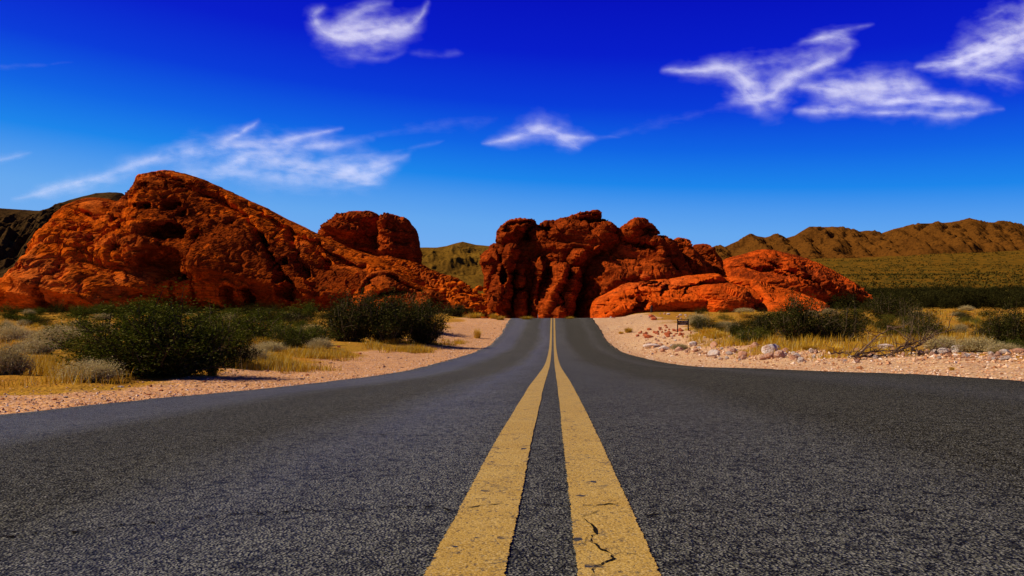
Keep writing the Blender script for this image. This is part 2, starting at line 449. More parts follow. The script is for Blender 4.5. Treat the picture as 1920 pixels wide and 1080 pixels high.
# ---- ground sheet: polar grid from under the camera to the horizon
rad = np.concatenate([np.geomspace(0.25, 200, 330), np.geomspace(205, 9000, 70)])
ang = np.concatenate([np.linspace(-48, 48, 560), np.linspace(49.5, 310.5, 150)])
AA, RR = np.meshgrid(np.radians(ang), rad)
GX, GY = (RR * np.sin(AA)).ravel(), (RR * np.cos(AA)).ravel()
GZ = terr(GX, GY)
e_ = np.abs(GX - xc(np.clip(GY, -60, 110))) - HW
pg = p3(GX, GY)
right = GX > xc(GY)
wsand = np.where(right, 3.2 + 2.5 * sstep(20, 60, GY), np.where(GY < 17, 1.0 + 0.12 * np.maximum(GY, 0), 2.4 + 0.035 * GY))
sand = (1 - sstep(0.55, 1.5, e_ / wsand + 0.35 * noise(pg * 0.4, 4))) * (1 - sstep(85, 110, GY))
far = sstep(125, 210, np.hypot(GX, GY))
gr_ = np.where(right, 0.5, 0.75) + 0.6 * noise(pg * 0.25, 31)
V = np.stack([GX, GY, GZ], 1)
c0 = len(V)
V = np.concatenate([V, [[0, 0, float(terr(np.array([0.]), np.array([0.]))[0])]]])
fc = grid_faces(len(rad), len(ang), True)
fan_ = np.array([[c0, (j + 1) % len(ang), j] for j in range(len(ang))])
me = mesh_np('ground', V, [fc[:, ::-1], fan_[:, ::-1]], M['ground'], attrs={'sand': np.append(sand, 0), 'far': np.append(far, 0), 'grass': np.append(np.clip(gr_, 0, 1), 0)})
tag(link('ground', me), kind='structure')

# ---- road with ragged pavement edges and a skirt
Yr = np.concatenate([np.linspace(-30, 0, 40)[:-1], np.geomspace(1.0, 6, 160) - 1.0 + 0, np.linspace(5.05, 95, 640)])
ul = np.concatenate([np.linspace(-1, 1, 57)])
Ur, YY = np.meshgrid(ul, Yr)
jl = 0.07 * noise(p3(Yr * 0.8, 0.5), 41) + 0.05 * noise(p3(Yr * 3.1, 0.5), 42) + 0.03 * noise(p3(Yr * 9, 0.5), 45) + 0.18 * noise(p3(Yr * 0.12, 0.3), 46)
jr = 0.07 * noise(p3(Yr * 0.8, 7.5), 43) + 0.05 * noise(p3(Yr * 3.1, 9.5), 44) + 0.03 * noise(p3(Yr * 9, 0.5), 47) + 0.15 * noise(p3(Yr * 0.12, 3.3), 48)
lat = Ur * (HW + np.where(Ur < 0, jl[:, None], jr[:, None]) * np.abs(Ur) ** 6)
RX = xc(YY) + lat
RZ = road_z(RX, YY)
V = np.stack([RX, YY, RZ], -1)
sk_l, sk_r = V[:, :1].copy(), V[:, -1:].copy()
sk_l[..., 2] -= 0.12; sk_r[..., 2] -= 0.12; sk_l[..., 0] -= 0.03; sk_r[..., 0] += 0.03
V = np.concatenate([sk_l, V, sk_r], 1)
lat2 = np.concatenate([lat[:, :1], lat, lat[:, -1:]], 1)
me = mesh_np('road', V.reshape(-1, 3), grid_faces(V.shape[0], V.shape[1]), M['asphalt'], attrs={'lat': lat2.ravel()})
road = tag(link('road', me), kind='structure')

# ---- double yellow line: two painted sheets with ragged edges; cracks run through the paint
LW = 0.128; GAP = 0.37 - 2 * LW
def line_mesh(c, seed, cracks):
    Y = np.concatenate([np.linspace(-6, 0.8, 30)[:-1], np.geomspace(0.8, 90, 2600)])
    fine = np.minimum(1, 3.0 / np.maximum(Y, 0.5))
    ea = (0.002 * noise(p3(Y * 14, 0.3), seed) + 0.0022 * noise(p3(Y * 60, 0.3), seed + 1) + 0.0028 * noise(p3(Y * 160, 0.3), seed + 5)) * fine + 0.004 * noise(p3(Y * 1.2, 0.3), seed + 2)
    eb = (0.002 * noise(p3(Y * 14, 5.3), seed) + 0.0022 * noise(p3(Y * 60, 5.3), seed + 1) + 0.0028 * noise(p3(Y * 160, 5.3), seed + 6)) * fine + 0.004 * noise(p3(Y * 1.2, 4.3), seed + 3)
    cols = 5
    t = np.linspace(0, 1, cols)
    X = (xc(Y) + c)[:, None] + (-LW / 2 + ea)[:, None] * (1 - t) + (LW / 2 + eb)[:, None] * t
    YY = np.repeat(Y[:, None], cols, 1)
    Z = road_z(X, YY) + 0.003
    V = np.stack([X, YY, Z], -1).reshape(-1, 3); fcs = grid_faces(len(Y), cols); mi = [0] * len(fcs)
    Vs, Fs = [V], [fcs]; n = len(V)
    for pts, w in cracks:
        # pts in picture pixels on the road, jittered into a fracture
        P = []
        for (px, py) in pts:
            Yk = np.linspace(0.9, 12, 6000); row = HZ - F * road_z(xc(Yk) + c, Yk) / Yk
            k = int(np.argmin(np.abs(row - py))); P.append(((px - 960) / F * Yk[k], Yk[k]))
        P = np.array(P); seg = np.linspace(0, len(P) - 1, (len(P) - 1) * 9 + 1)
        cx = np.interp(seg, np.arange(len(P)), P[:, 0]); cy = np.interp(seg, np.arange(len(P)), P[:, 1])
        cx = cx + 0.004 * noise(p3(seg * 1.7, 3.3), seed + 9); cy = cy + 0.007 * noise(p3(seg * 1.7, 8.3), seed + 10)
        d = np.gradient(np.stack([cx, cy], 1), axis=0); d /= np.linalg.norm(d, axis=1)[:, None] + 1e-9
        nn = np.stack([-d[:, 1], d[:, 0]], 1)
        ww = w * np.clip(0.55 + 0.9 * noise(p3(seg * 1.1, 2.2), seed + 11), 0.12, 2) * np.minimum(1, np.minimum(seg, seg[::-1]) * 1.2 + 0.1)
        # cracks seen at a low angle read wider along the view
        A = np.stack([cx, cy], 1) + nn * ww[:, None]; B = np.stack([cx, cy], 1) - nn * ww[:, None]
        q = np.empty((2 * len(cx), 2)); q[0::2] = A; q[1::2] = B
        Vs.append(np.concatenate([q, (road_z(q[:, 0], q[:, 1]) + 0.0045)[:, None]], 1))
        f = grid_faces(len(cx), 2) + n; Fs.append(f); mi += [1] * len(f); n += len(q)
    return mesh_np('centre_line', np.concatenate(Vs), np.concatenate(Fs), [M['paint'], M['crack']], mat_idx=mi)
def crack_strip(paths, w, seed):
    Vs, Fs, n = [], [], 0
    for pts in paths:
        P = []
        for px, py in pts:
            Yk = np.linspace(1.0, 12, 6000); row = HZ - F * road_z((px - 960) / F * Yk, Yk) / Yk
            k = int(np.argmin(np.abs(row - py))); P.append(((px - 960) / F * Yk[k], Yk[k]))
        P = np.array(P); m = 40 * (len(P) - 1) + 1; q = np.linspace(0, len(P) - 1, m)
        cx = np.interp(q, np.arange(len(P)), P[:, 0]) + 0.01 * noise(p3(q * 9, 1.1), seed); cy = np.interp(q, np.arange(len(P)), P[:, 1]) + 0.030 * noise(p3(q * 5, 2.1), seed + 1) + 0.012 * noise(p3(q * 19, 2.6), seed + 2)
        ww = w * np.clip(0.35 + 1.3 * noise(p3(q * 6, 4.1), seed + 3), 0.03, 1.3)
        A = np.stack([cx, cy - ww], 1); B = np.stack([cx, cy + ww], 1); v = np.empty((2 * m, 2)); v[0::2] = A; v[1::2] = B
        Vs.append(np.concatenate([v, (road_z(v[:, 0], v[:, 1]) + 0.002)[:, None]], 1)); Fs.append(grid_faces(m, 2) + n); n += 2 * m
    return mesh_np('pavement_crack', np.concatenate(Vs), np.concatenate(Fs), M['crack'])
for i_, pth in enumerate(([(-60, 1012), (90, 1000), (230, 988), (360, 972), (480, 962), (620, 958), (760, 950), (862, 955)], [(1200, 968), (1320, 960), (1450, 968), (1600, 955), (1760, 962)], [(930, 949), (1000, 950), (1085, 951)], [(560, 822), (700, 815), (830, 818)])):
    link('pavement_crack', crack_strip([pth], (0.006, 0.004, 0.0035, 0.004)[i_], 400 + 7 * i_), road)
cracksR = [([(1091, 950), (1112, 951), (1130, 949), (1150, 949), (1163, 947)], 0.0034), ([(1090, 972), (1105, 967), (1124, 960)], 0.0028),
           ([(1096, 974), (1103, 982), (1113, 990), (1118, 1003), (1107, 1009), (1109, 1019), (1120, 1027), (1130, 1034), (1146, 1045), (1153, 1051), (1138, 1056), (1124, 1062), (1113, 1070), (1108, 1084)], 0.0034), ([(1104, 1006), (1098, 1018), (1090, 1024)], 0.0014), ([(1146, 1045), (1170, 1040), (1196, 1046)], 0.0015), ([(1130, 1034), (1150, 1026)], 0.0012),
           ([(1163, 965), (1190, 964)], 0.0016)]
cracksL = [([(865, 957), (885, 953), (905, 950), (925, 949), (948, 947)], 0.0036), ([(1000, 717), (1012, 716), (1022, 716)], 0.006)]
for c, sd, cr_ in ((-(GAP + LW) / 2, 60, cracksL), ((GAP + LW) / 2, 80, cracksR)):
    o = link('centre_line', line_mesh(c, sd, cr_), road)

# ------------------------------------------------------------------ far mountains
def to_w(px, py, Y): return (px - 960) / F * Y, (HZ - py) / F * Y

def mountain(name, ridge, Y, front, back, nx, ny, mat, seed, rough=1.0, base_row=None):
    r = np.array(ridge, float)
    rx, rz = (r[:, 0] - 960) / F * Y, (HZ - r[:, 1]) / F * Y
    X = np.linspace(rx[0], rx[-1], nx); t = np.linspace(-1, 1, ny)
    H = np.interp(X, rx, rz)
    XX, TT = np.meshgrid(X, t); HH = np.repeat(H[None], ny, 0)
    YY = Y + np.where(TT < 0, TT * front, TT * back)
    gz = terr(XX.ravel(), YY.ravel()).reshape(XX.shape) - 4
    # spurs wander sideways as they run down from the ridge
    sw = 0.10 * front * fbm(p3(XX.ravel() / (0.35 * front), YY.ravel() / (0.35 * front)), 3, seed).reshape(XX.shape)
    prof = np.clip(1 - np.abs(TT), 0, 1)
    Hs = np.interp((XX + sw * (1 - prof)).ravel(), rx, rz).reshape(XX.shape)
    hgt = np.maximum(Hs - gz, 2)
    pr = prof ** 0.6
    L = 0.135 * front
    rn = fbm(p3((XX + 0.6 * sw).ravel() / L, YY.ravel() / (2.4 * L), 0.3), 5, seed + 3, 0.5, True).reshape(XX.shape)
    rn2 = fbm(p3(XX.ravel() / (0.3 * L), YY.ravel() / (0.45 * L), 0.9), 4, seed + 8, 0.55).reshape(XX.shape)
    mod = 4 * prof * (1 - prof) * (1 - sstep(0.80, 1.0, prof))
    Z = gz + hgt * (pr + rough * 0.62 * mod * (rn - 0.9)) + hgt * rough * 0.13 * rn2 * np.clip(prof * 3, 0, 1) * (1 - 0.92 * prof)
    V = np.stack([XX, YY, Z], -1).reshape(-1, 3)
    me = mesh_np(name, V, grid_faces(ny, nx), mat)
    return tag(link(name, me), kind='structure')

def hill_mat(name, c1, c2, c3, sc):
    t = NT(name); v = t.coord()
    n1 = t.noise(v, 0.01 * sc, 6, 0.65, 0.4); n2 = t.noise(v, 0.16 * sc, 5, 0.75); n3 = t.noise(t.mapping(v, (1, 1, 4)), 0.035 * sc, 6, 0.7, 0.5)
    col = t.mix(t.ramp(n1, [(0.4, 0.0), (0.6, 1.0)]), c1, c2)
    col = t.mix(t.ramp(n2, [(0.48, 0.0), (0.62, 0.8)]), col, c3)
    col = t.mix(t.ramp(n3, [(0.55, 0.0), (0.7, 0.7)]), col, c3)
    b = t.bump(n3, 0.7, 3.0 / sc); b = t.bump(n2, 0.8, 1.2 / sc, b)
    return t.bsdf(col, 1.0, b, 0.0)
M['mtn'] = hill_mat('brown_mountain', (0.112, 0.038, 0.005), (0.145, 0.050, 0.006), (0.042, 0.015, 0.003), 1.0)
M['hill'] = hill_mat('olive_hill', (0.185, 0.088, 0.009), (0.155, 0.070, 0.008), (0.05, 0.028, 0.005), 3.2)
M['ridge'] = hill_mat('dark_ridge', (0.055, 0.026, 0.008), (0.080, 0.040, 0.011), (0.010, 0.006, 0.003), 3.0)

rr_ = [(100, 265), (150, 266), (190, 262), (240, 240), (290, 215), (320, 195), (370, 190), (430, 205), (470, 197), (520, 206), (560, 207), (600, 195), (640, 165), (690, 142), (720, 137), (780, 155), (820, 163), (870, 150), (930, 165), (1000, 185), (1060, 193), (1110, 183), (1170, 158), (1250, 145), (1330, 125), (1400, 118), (1480, 125), (1560, 108), (1640, 108), (1700, 115), (1750, 130), (1830, 140), (1870, 150), (1920, 148), (2050, 170), (2250, 150), (2500, 190), (2800, 260)]
ridge_R = [(1180, 500), (1290, 480)] + [(1300 + a / 3.097, 380 + b / 3.097 - 2) for a, b in rr_]
def spur_range(name, ridge, spurs, Y0, Y1, k, nx, ny, mat, seed):
    """a range grown from its crest line and the spurs that run down from it"""
    segs = []
    cr_ = [((a - 960) / F * Y0, Y0 + 40 * math.sin(i * 1.7), (HZ - b) / F * Y0) for i, (a, b) in enumerate(ridge)]
    segs += list(zip(cr_[:-1], cr_[1:]))
    for sp in spurs:
        n = len(sp); pts = []
        for i, (a, b) in enumerate(sp):
            Yk = Y0 + (Y1 - Y0) * i / (n - 1); pts.append(((a - 960) / F * Yk, Yk, (HZ - b) / F * Yk))
        segs += list(zip(pts[:-1], pts[1:]))
    X = np.linspace(cr_[0][0], cr_[-1][0], nx); Yg_ = np.linspace(Y1 - 150, Y0 + 500, ny)
    XX, YY = np.meshgrid(X, Yg_); P = np.stack([XX.ravel(), YY.ravel()], 1)
    q = p3(P[:, 0], P[:, 1])
    near = 1 - sstep(Y0 - 60, Y0 + 5, P[:, 1])
    w = np.stack([fbm(q / 90, 3, seed), fbm(q / 90, 3, seed + 3)], 1) * (34 + 40 * np.clip(noise(q / 260, seed + 15), 0, 1))[:, None] * near[:, None]
    nk = noise(q / 120, seed + 17)
    Z = np.full(len(P), -1e9)
    for A, B in segs:
        A2, B2 = np.array(A[:2]), np.array(B[:2])
        d, _, t = seg_dist(P + w, A2, B2)
        Z = np.maximum(Z, A[2] + (B[2] - A[2]) * t - k * (1 + 0.5 * nk) * np.maximum(d - 3, 0) ** 0.97)
    Z += (14 * fbm(q / 42, 4, seed + 7, 0.55, True) + 3.5 * fbm(q / 12, 3, seed + 9) - 3) * near
    gz = terr(P[:, 0], P[:, 1])
    me = mesh_np(name, np.stack([P[:, 0], P[:, 1], np.maximum(Z, gz - 25)], 1), grid_faces(ny, nx), mat)
    return tag(link(name, me), kind='structure')
spurs_R = [[(1340, 466), (1352, 480), (1368, 496)], [(1412, 444), (1432, 466), (1452, 488)], [(1455, 443), (1478, 468), (1496, 492)], [(1498, 440), (1516, 462), (1530, 488)], [(1528, 425), (1552, 446), (1572, 470), (1596, 492)],
           [(1582, 428), (1606, 450), (1646, 468), (1706, 486)], [(1560, 430), (1580, 452), (1612, 474), (1640, 494)], [(1622, 438), (1648, 452), (1680, 468), (1730, 484)], [(1680, 432), (1704, 448), (1738, 468)], [(1712, 425), (1738, 445), (1770, 466)],
           [(1750, 418), (1772, 438), (1800, 460)], [(1784, 419), (1800, 440), (1818, 464)], [(1815, 415), (1832, 436), (1850, 462)], [(1850, 417), (1864, 438), (1884, 464)], [(1884, 424), (1902, 444), (1926, 468)], [(1930, 430), (1950, 450), (1980, 470)], [(2000, 436), (2030, 455), (2080, 476)], [(2080, 432), (2110, 455), (2150, 476)], [(2200, 430), (2230, 450), (2280, 476)], [(2350, 445), (2390, 465), (2440, 480)]]
spur_range('mountain', ridge_R, spurs_R, 2200, 1560, 0.85, 1050, 330, M['mtn'], 11)
mountain('hill', [(500, 520), (620, 500), (700, 480), (760, 468), (790, 464), (820, 464), (838, 461), (855, 456), (868, 453), (880, 456), (893, 459), (915, 461), (960, 462), (1020, 455), (1100, 470), (1250, 500), (1330, 540)], 520, 170, 160, 700, 200, M['hill'], 31, 0.36)
mountain('ridge', [(-420, 420), (-300, 405), (-150, 398), (-60, 396), (0, 390), (30, 392), (75, 395), (100, 388), (140, 372), (180, 362), (205, 360), (228, 361), (243, 372), (270, 400), (330, 450), (420, 520)], 330, 85, 120, 600, 200, M['ridge'], 51, 0.4)

# ------------------------------------------------------------------ red rock masses
def poly_dist(P, poly):
    best = np.full(len(P), 1e9); q = np.zeros_like(P); ins = np.zeros(len(P), bool)
    n = len(poly)
    for i in range(n):
        A, B = poly[i], poly[(i + 1) % n]
        d, qq, _ = seg_dist(P, A, B)
        m = d < best; best[m] = d[m]; q[m] = qq[m]
        c = ((A[1] > P[:, 1]) != (B[1] > P[:, 1]))
        xx = A[0] + (P[:, 1] - A[1]) / (B[1] - A[1] + 1e-12) * (B[0] - A[0])
        ins ^= c & (P[:, 0] < xx)
    return best, q, ins

def vnormals(V, Fq):
    a, b, c, d = (V[Fq[:, k]] for k in range(4))
    fn = np.cross(c - a, d - b)
    N = np.zeros_like(V)
    for k in range(4): np.add.at(N, Fq[:, k], fn)
    return N / (np.linalg.norm(N, axis=1)[:, None] + 1e-9)

def lobe(poly, Y, D, Rr=None, s=0.2, lean=0.35, side=0.0, seed=1, big=0.9, mid=0.45, small=0.2, fine=0.07, bed=0.25, bedT=(0.1, 0.0, 1.0), bedP=1.6, pitted=0.0, pits=(), creases=(), back=0.6, smoothpoly=2, rim0=0.28, crack=0.4, crackT=3.4, stain=0.3, facet=0.35):
    """a rounded rock body: traced outline, its own distance Y and depth D (metres)"""
    poly = np.array(poly, float)
    for _ in range(smoothpoly):                       # Chaikin: no straight facets in the outline
        nx = np.roll(poly, -1, 0); poly = np.stack([0.75 * poly + 0.25 * nx, 0.25 * poly + 0.75 * nx], 1).reshape(-1, 2)
    W = np.stack(to_w(poly[:, 0], poly[:, 1], Y), 1)
    lo, hi = W.min(0) - s, W.max(0) + s
    xs = np.arange(lo[0], hi[0] + s, s); zs = np.arange(lo[1], hi[1] + s, s)
    XX, ZZ = np.meshgrid(xs, zs); P = np.stack([XX.ravel(), ZZ.ravel()], 1)
    d, q, ins = poly_dist(P, W)
    nrw, ncl = XX.shape
    g4 = grid_faces(nrw, ncl)
    keep = ins[g4].any(1)
    g4 = g4[keep]
    used = np.unique(g4)
    P2 = P.copy(); P2[~ins] = q[~ins]
    dd = np.where(ins, d, 0.0)
    dm = dd.max()
    Rr = Rr or dm * 0.9
    g = np.sqrt(np.clip(1 - (1 - np.clip(dd / Rr, 0, 1)) ** 2, 0, 1))
    g = 0.8 * g + 0.2 * np.clip(dd / dm, 0, 1)
    h0 = W[:, 1].min(); Hh = W[:, 1].max() - h0
    tt = (P2[:, 1] - h0) / max(Hh, 1e-3)
    ss = (P2[:, 0] - W[:, 0].mean()) / (W[:, 0].max() - W[:, 0].min())
    depth = D * g * (1 + lean * (0.5 - tt) + side * ss)
    for (px, py, rx, ry, dp) in pits:
        cx, cz = to_w(px, py, Y); rxm, rzm = rx / F * Y, ry / F * Y
        rq = np.sqrt(((P2[:, 0] - cx) / rxm) ** 2 + ((P2[:, 1] - cz) / rzm) ** 2)
        depth -= 1.9 * dp * (1 - sstep(0.6, 1.12, rq)) * np.minimum(1, g * 2)
        depth += 0.22 * dp * np.exp(-((rq - 1.35) / 0.35) ** 2) * (P2[:, 1] > cz) * g
    for (pts, wd, dp, stp) in creases:
        bd = np.full(len(P2), 1e9); sg = np.zeros(len(P2))
        pw = np.array([to_w(a, b, Y) for a, b in pts])
        jit = 0.35 * noise(p3(P2[:, 0] * 0.7, P2[:, 1] * 0.7), seed + 70)
        Pj = P2 + np.stack([jit, jit], 1)
        for A, B in zip(pw[:-1], pw[1:]):
            ds, qq, _ = seg_dist(Pj, A, B); dv = B - A
            sd = np.sign(dv[0] * (Pj[:, 1] - A[1]) - dv[1] * (Pj[:, 0] - A[0]))
            m = ds < bd; bd[m] = ds[m]; sg[m] = sd[m]
        wm = 0.8 * wd / F * Y
        depth -= 2.0 * dp * np.exp(-(bd / wm) ** 2) * np.minimum(1, g * 2)
        depth += 1.5 * stp * sg * np.exp(-bd / (5 * wm)) * np.minimum(1, g * 2)
    VF = np.stack([P2[:, 0], Y - depth, P2[:, 1]], 1)
    VB = np.stack([P2[:, 0], Y + D * back * g, P2[:, 1]], 1)
    # stitch: rim vertices are shared
    idx = -np.ones(len(P), int); idx[used] = np.arange(len(used)); n = len(used)
    inner = used[ins[used]]
    idb = idx.copy(); idb[inner] = n + np.arange(len(inner))
    V = np.concatenate([VF[used], VB[inner]])
    Fq = np.concatenate([idx[g4], idb[g4][:, ::-1]])
    N = vnormals(V, Fq)
    sd = seed * 3.7
    bt = np.array(bedT, float); bt /= np.linalg.norm(bt)
    Vb = 0.62 * V + (1.9 - 0.62) * (V @ bt)[:, None] * bt           # relief lies along the bedding
    dsp = big * fbm(V / 9.0, 2, seed) + mid * fbm(Vb / 3.0, 3, seed + 5)
    dsp += small * fbm(Vb / 1.1, 3, seed + 9, 0.6, True) * 0.8 + fine * noise(Vb / 0.42, seed + 13)
    hb = V @ bt + 0.9 * fbm(V / 6, 3, seed + 17)
    fr = (hb / bedP) % 1.0; fr2 = (hb / (bedP * 0.37)) % 1.0
    amp = np.clip(0.5 + 1.3 * noise(V / 7, seed + 19), 0, 1.3)
    dsp += bed * amp * (np.minimum(fr / 0.8, (1 - fr) / 0.2) - 0.5) + 0.4 * bed * amp * (np.minimum(fr2 / 0.75, (1 - fr2) / 0.25) - 0.5)
    if pitted:
        w1, w2 = worley(V / np.array([1.5, 1.5, 1.15]) + 0.3 * noise(V / 1.2, seed)[:, None], seed + 23)
        mk = np.clip(0.35 + 1.5 * noise(V / 8, seed + 29), 0, 1)
        dsp -= pitted * mk * (1 - sstep(0.18, 0.55, w1))
    if crack:
        wp = V / np.array([crackT, crackT, crackT * 0.7]) + 0.25 * np.stack([noise(V / 2.1, seed + 31), noise(V / 2.1, seed + 32), noise(V / 2.1, seed + 33)], 1)
        f1, f2, hc, qc = worley(wp, seed + 37, True)
        mk = np.clip(0.3 + 1.6 * noise(V / 10, seed + 39), 0, 1)
        dsp += crack * mk * (-(1 - sstep(0.02, 0.14, f2 - f1))) + facet * (qc * GR[hc]).sum(1) * 1.3 + facet * 0.5 * (PERM[hc + 77] / 256. - 0.5)
        g1, g2, hd, qd = worley(wp * 2.3, seed + 47, True)
        dsp += 0.28 * facet * (qd * GR[hd]).sum(1) * 1.3 - 0.35 * crack * mk * (1 - sstep(0.02, 0.18, g2 - g1))
    gv = np.concatenate([g[used], g[inner]]); rim = rim0 + (1 - rim0) * sstep(0.1, 0.75, gv)
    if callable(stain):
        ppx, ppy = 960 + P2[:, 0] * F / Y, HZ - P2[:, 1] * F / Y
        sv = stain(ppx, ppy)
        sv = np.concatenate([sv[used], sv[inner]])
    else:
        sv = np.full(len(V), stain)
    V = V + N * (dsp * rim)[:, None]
    return V, Fq, sv

def rock(name, label, cat, lobes, mat, group=None):
    Vs, Fs, Ss, n = [], [], [], 0
    for kw in lobes:
        V, Fq, sv = lobe(**kw); Vs.append(V); Fs.append(Fq + n); Ss.append(sv); n += len(V)
    me = mesh_np(name, np.concatenate(Vs), np.concatenate(Fs), mat, smooth=False, attrs={'stain': np.concatenate(Ss)})
    return tag(link(name, me), label, cat, group)

def pull_left(p): return [(a + 58 * (1 - float(sstep(40, 330, a))), b) for a, b in p]
def pull(p, k, x0=1200): return [(a if a < x0 else x0 + (a - x0) * k, b) for a, b in p]
def zz(pts, ox, oy, sc): return [(ox + a / sc, oy + b / sc) for a, b in pts]

# --- great dome on the left
def stain_shade_A(x, y):                       # desert varnish with painted-in shade: heavy on the shaded right-hand face and under the summit, none on the lit top slope and foot panel
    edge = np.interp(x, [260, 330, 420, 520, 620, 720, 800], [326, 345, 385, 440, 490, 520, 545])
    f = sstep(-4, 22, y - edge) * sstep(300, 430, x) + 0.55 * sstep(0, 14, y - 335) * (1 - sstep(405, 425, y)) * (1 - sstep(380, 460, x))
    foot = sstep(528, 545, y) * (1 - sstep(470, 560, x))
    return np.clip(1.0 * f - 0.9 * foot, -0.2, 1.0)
A_out = [(-150, 640), (-150, 580), (-60, 560), (12, 520), (30, 485), (48, 455), (60, 430), (75, 408), (92, 388), (118, 374), (150, 371), (178, 374), (208, 383), (230, 374), (243, 356), (252, 342), (260, 326), (290, 323), (316, 321), (342, 326), (366, 332), (396, 343), (430, 358), (470, 377), (510, 395), (550, 415), (590, 435), (625, 452), (660, 466), (700, 479), (740, 492), (775, 510), (800, 530), (815, 560), (815, 640)]
pitsA = [(272, 375, 6, 8, 2.0), (287, 387, 5, 5, 1.5), (303, 358, 6, 6, 1.2), (330, 402, 9, 6, 2.0), (315, 401, 4, 4, 1.2), (368, 398, 13, 9, 2.4), (390, 412, 5, 5, 1.5),
         (428, 458, 7, 7, 2.5), (380, 452, 34, 15, 4.2), (253, 412, 8, 9, 2.5), (282, 425, 9, 5, 2.0), (305, 443, 7, 11, 2.4), (320, 478, 12, 7, 2.4),
         (392, 508, 38, 26, 2.6), (425, 528, 12, 8, 2.0), (497, 563, 12, 18, 3.2), (524, 562, 10, 15, 2.8), (583, 552, 9, 9, 2.0), (572, 498, 7, 7, 1.4), (363, 560, 6, 14, 2.2), (468, 430, 10, 8, 1.4)]
crA = [([(300, 330), (357, 347), (420, 364), (447, 390)], 4, 1.2, 0.5), ([(363, 357), (423, 377), (457, 398), (490, 418), (523, 457), (548, 487)], 5, 1.2, 0.7),
       ([(513, 447), (547, 485), (560, 510), (588, 537), (592, 560)], 5, 1.4, -0.7), ([(555, 440), (582, 485), (610, 520)], 5, 1.2, -0.5), ([(280, 537), (322, 553), (370, 568), (443, 572), (497, 580)], 2.2, 0.7, 0.25),
       ([(408, 537), (408, 578)], 2.2, 0.9, 0.1), ([(442, 520), (442, 585)], 2.2, 0.9, 0.25), ([(600, 455), (650, 490), (700, 510)], 5, 1.2, 0.5), ([(470, 385), (540, 425), (600, 462), (640, 505)], 5, 1.0, 0.5),
       ([(430, 440), (436, 480), (438, 520)], 2.2, 0.8, 0.2)]
A_left = [(-150, 640), (-150, 590), (-60, 560), (0, 530), (20, 505), (40, 470), (62, 432), (95, 390), (120, 377), (160, 376), (205, 392), (240, 418), (262, 442), (285, 466), (320, 490), (350, 508), (372, 535), (372, 640)]
pitsL = [(175, 514, 17, 11, 3.2), (158, 508, 14, 6, 1.6), (97, 499, 8, 7, 2.2), (76, 493, 5, 5, 1.6), (131, 505, 4, 6, 1.4), (72, 511, 4, 6, 1.4), (208, 447, 10, 9, 2.4), (222, 452, 8, 6, 1.6), (105, 545, 6, 5, 1), (84, 553, 5, 4, 1), (40, 545, 12, 14, 1.6), (62, 571, 10, 5, 1.2)]
crL = [([(112, 392), (140, 400), (165, 413), (200, 415)], 6, 1.6, 0.8), ([(132, 382), (180, 400), (215, 416)], 6, 1.6, 0.8), ([(228, 482), (236, 498), (250, 520), (262, 530)], 5, 1.5, 0.6), ([(185, 470), (230, 482), (290, 485)], 4, 0.8, 0.5),
       ([(130, 520), (150, 545), (155, 560)], 4, 0.9, 0.4), ([(238, 530), (236, 585)], 4, 1.2, -0.4), ([(170, 440), (160, 460), (150, 475)], 3, 0.6, 0.3), ([(55, 480), (58, 520), (45, 560)], 5, 1.6, 0.5), ([(150, 425), (190, 430), (230, 440)], 4, 0.8, 0.5)]
A_bould = [(235, 640), (228, 560), (242, 520), (258, 496), (290, 487), (325, 497), (352, 515), (369, 545), (368, 640)]
A_rib = [(545, 640), (552, 520), (560, 480), (590, 475), (640, 500), (690, 520), (720, 560), (720, 640)]
rock('sandstone_dome', 'huge red sandstone dome with a sharp summit and dark caves, filling the left background', 'rock dome', [
    dict(poly=pull_left(A_out), Y=120, D=17, Rr=13, s=0.155, lean=0.9, side=-0.55, stain=stain_shade_A, facet=0.32, seed=1, big=1.3, mid=0.24, small=0.2, fine=0.12, crack=0.55, crackT=5.0, bed=0.42, bedT=(0.45, 0.1, 1), bedP=2.4, pitted=0.34, pits=pitsA, creases=crA),
    dict(poly=pull_left(A_left), Y=116, D=20, Rr=13, s=0.155, lean=1.0, side=1.05, stain=-0.4, crack=0.5, seed=4, big=1.5, mid=0.22, small=0.10, fine=0.06, crackT=5.0, facet=0.3, bed=0.36, bedT=(0.35, 0.1, 1), bedP=2.2, pitted=0.2, pits=pitsL, creases=crL),  # negative value keeps the sunlit left slab painted bright
    dict(poly=A_bould, Y=112, D=16.5, Rr=6, s=0.155, lean=0.25, seed=6, stain=-0.2, crack=0.2, big=0.7, mid=0.4, small=0.15, fine=0.08, bed=0.25, bedT=(0.35, 0.1, 1), pits=[(280, 530, 8, 5, 1.0)], creases=[([(245, 545), (300, 545), (365, 568)], 2.5, 0.9, 0.3)]),
    dict(poly=A_rib, Y=117, D=9, Rr=6, s=0.17, lean=0.8, side=-0.8, seed=8, stain=0.8, big=0.9, mid=0.6, small=0.35, fine=0.1, bed=0.2, pitted=0.5, creases=[([(590, 480), (600, 530), (605, 580)], 5, 1.2, -0.5)]),
], M['rock_lit'])

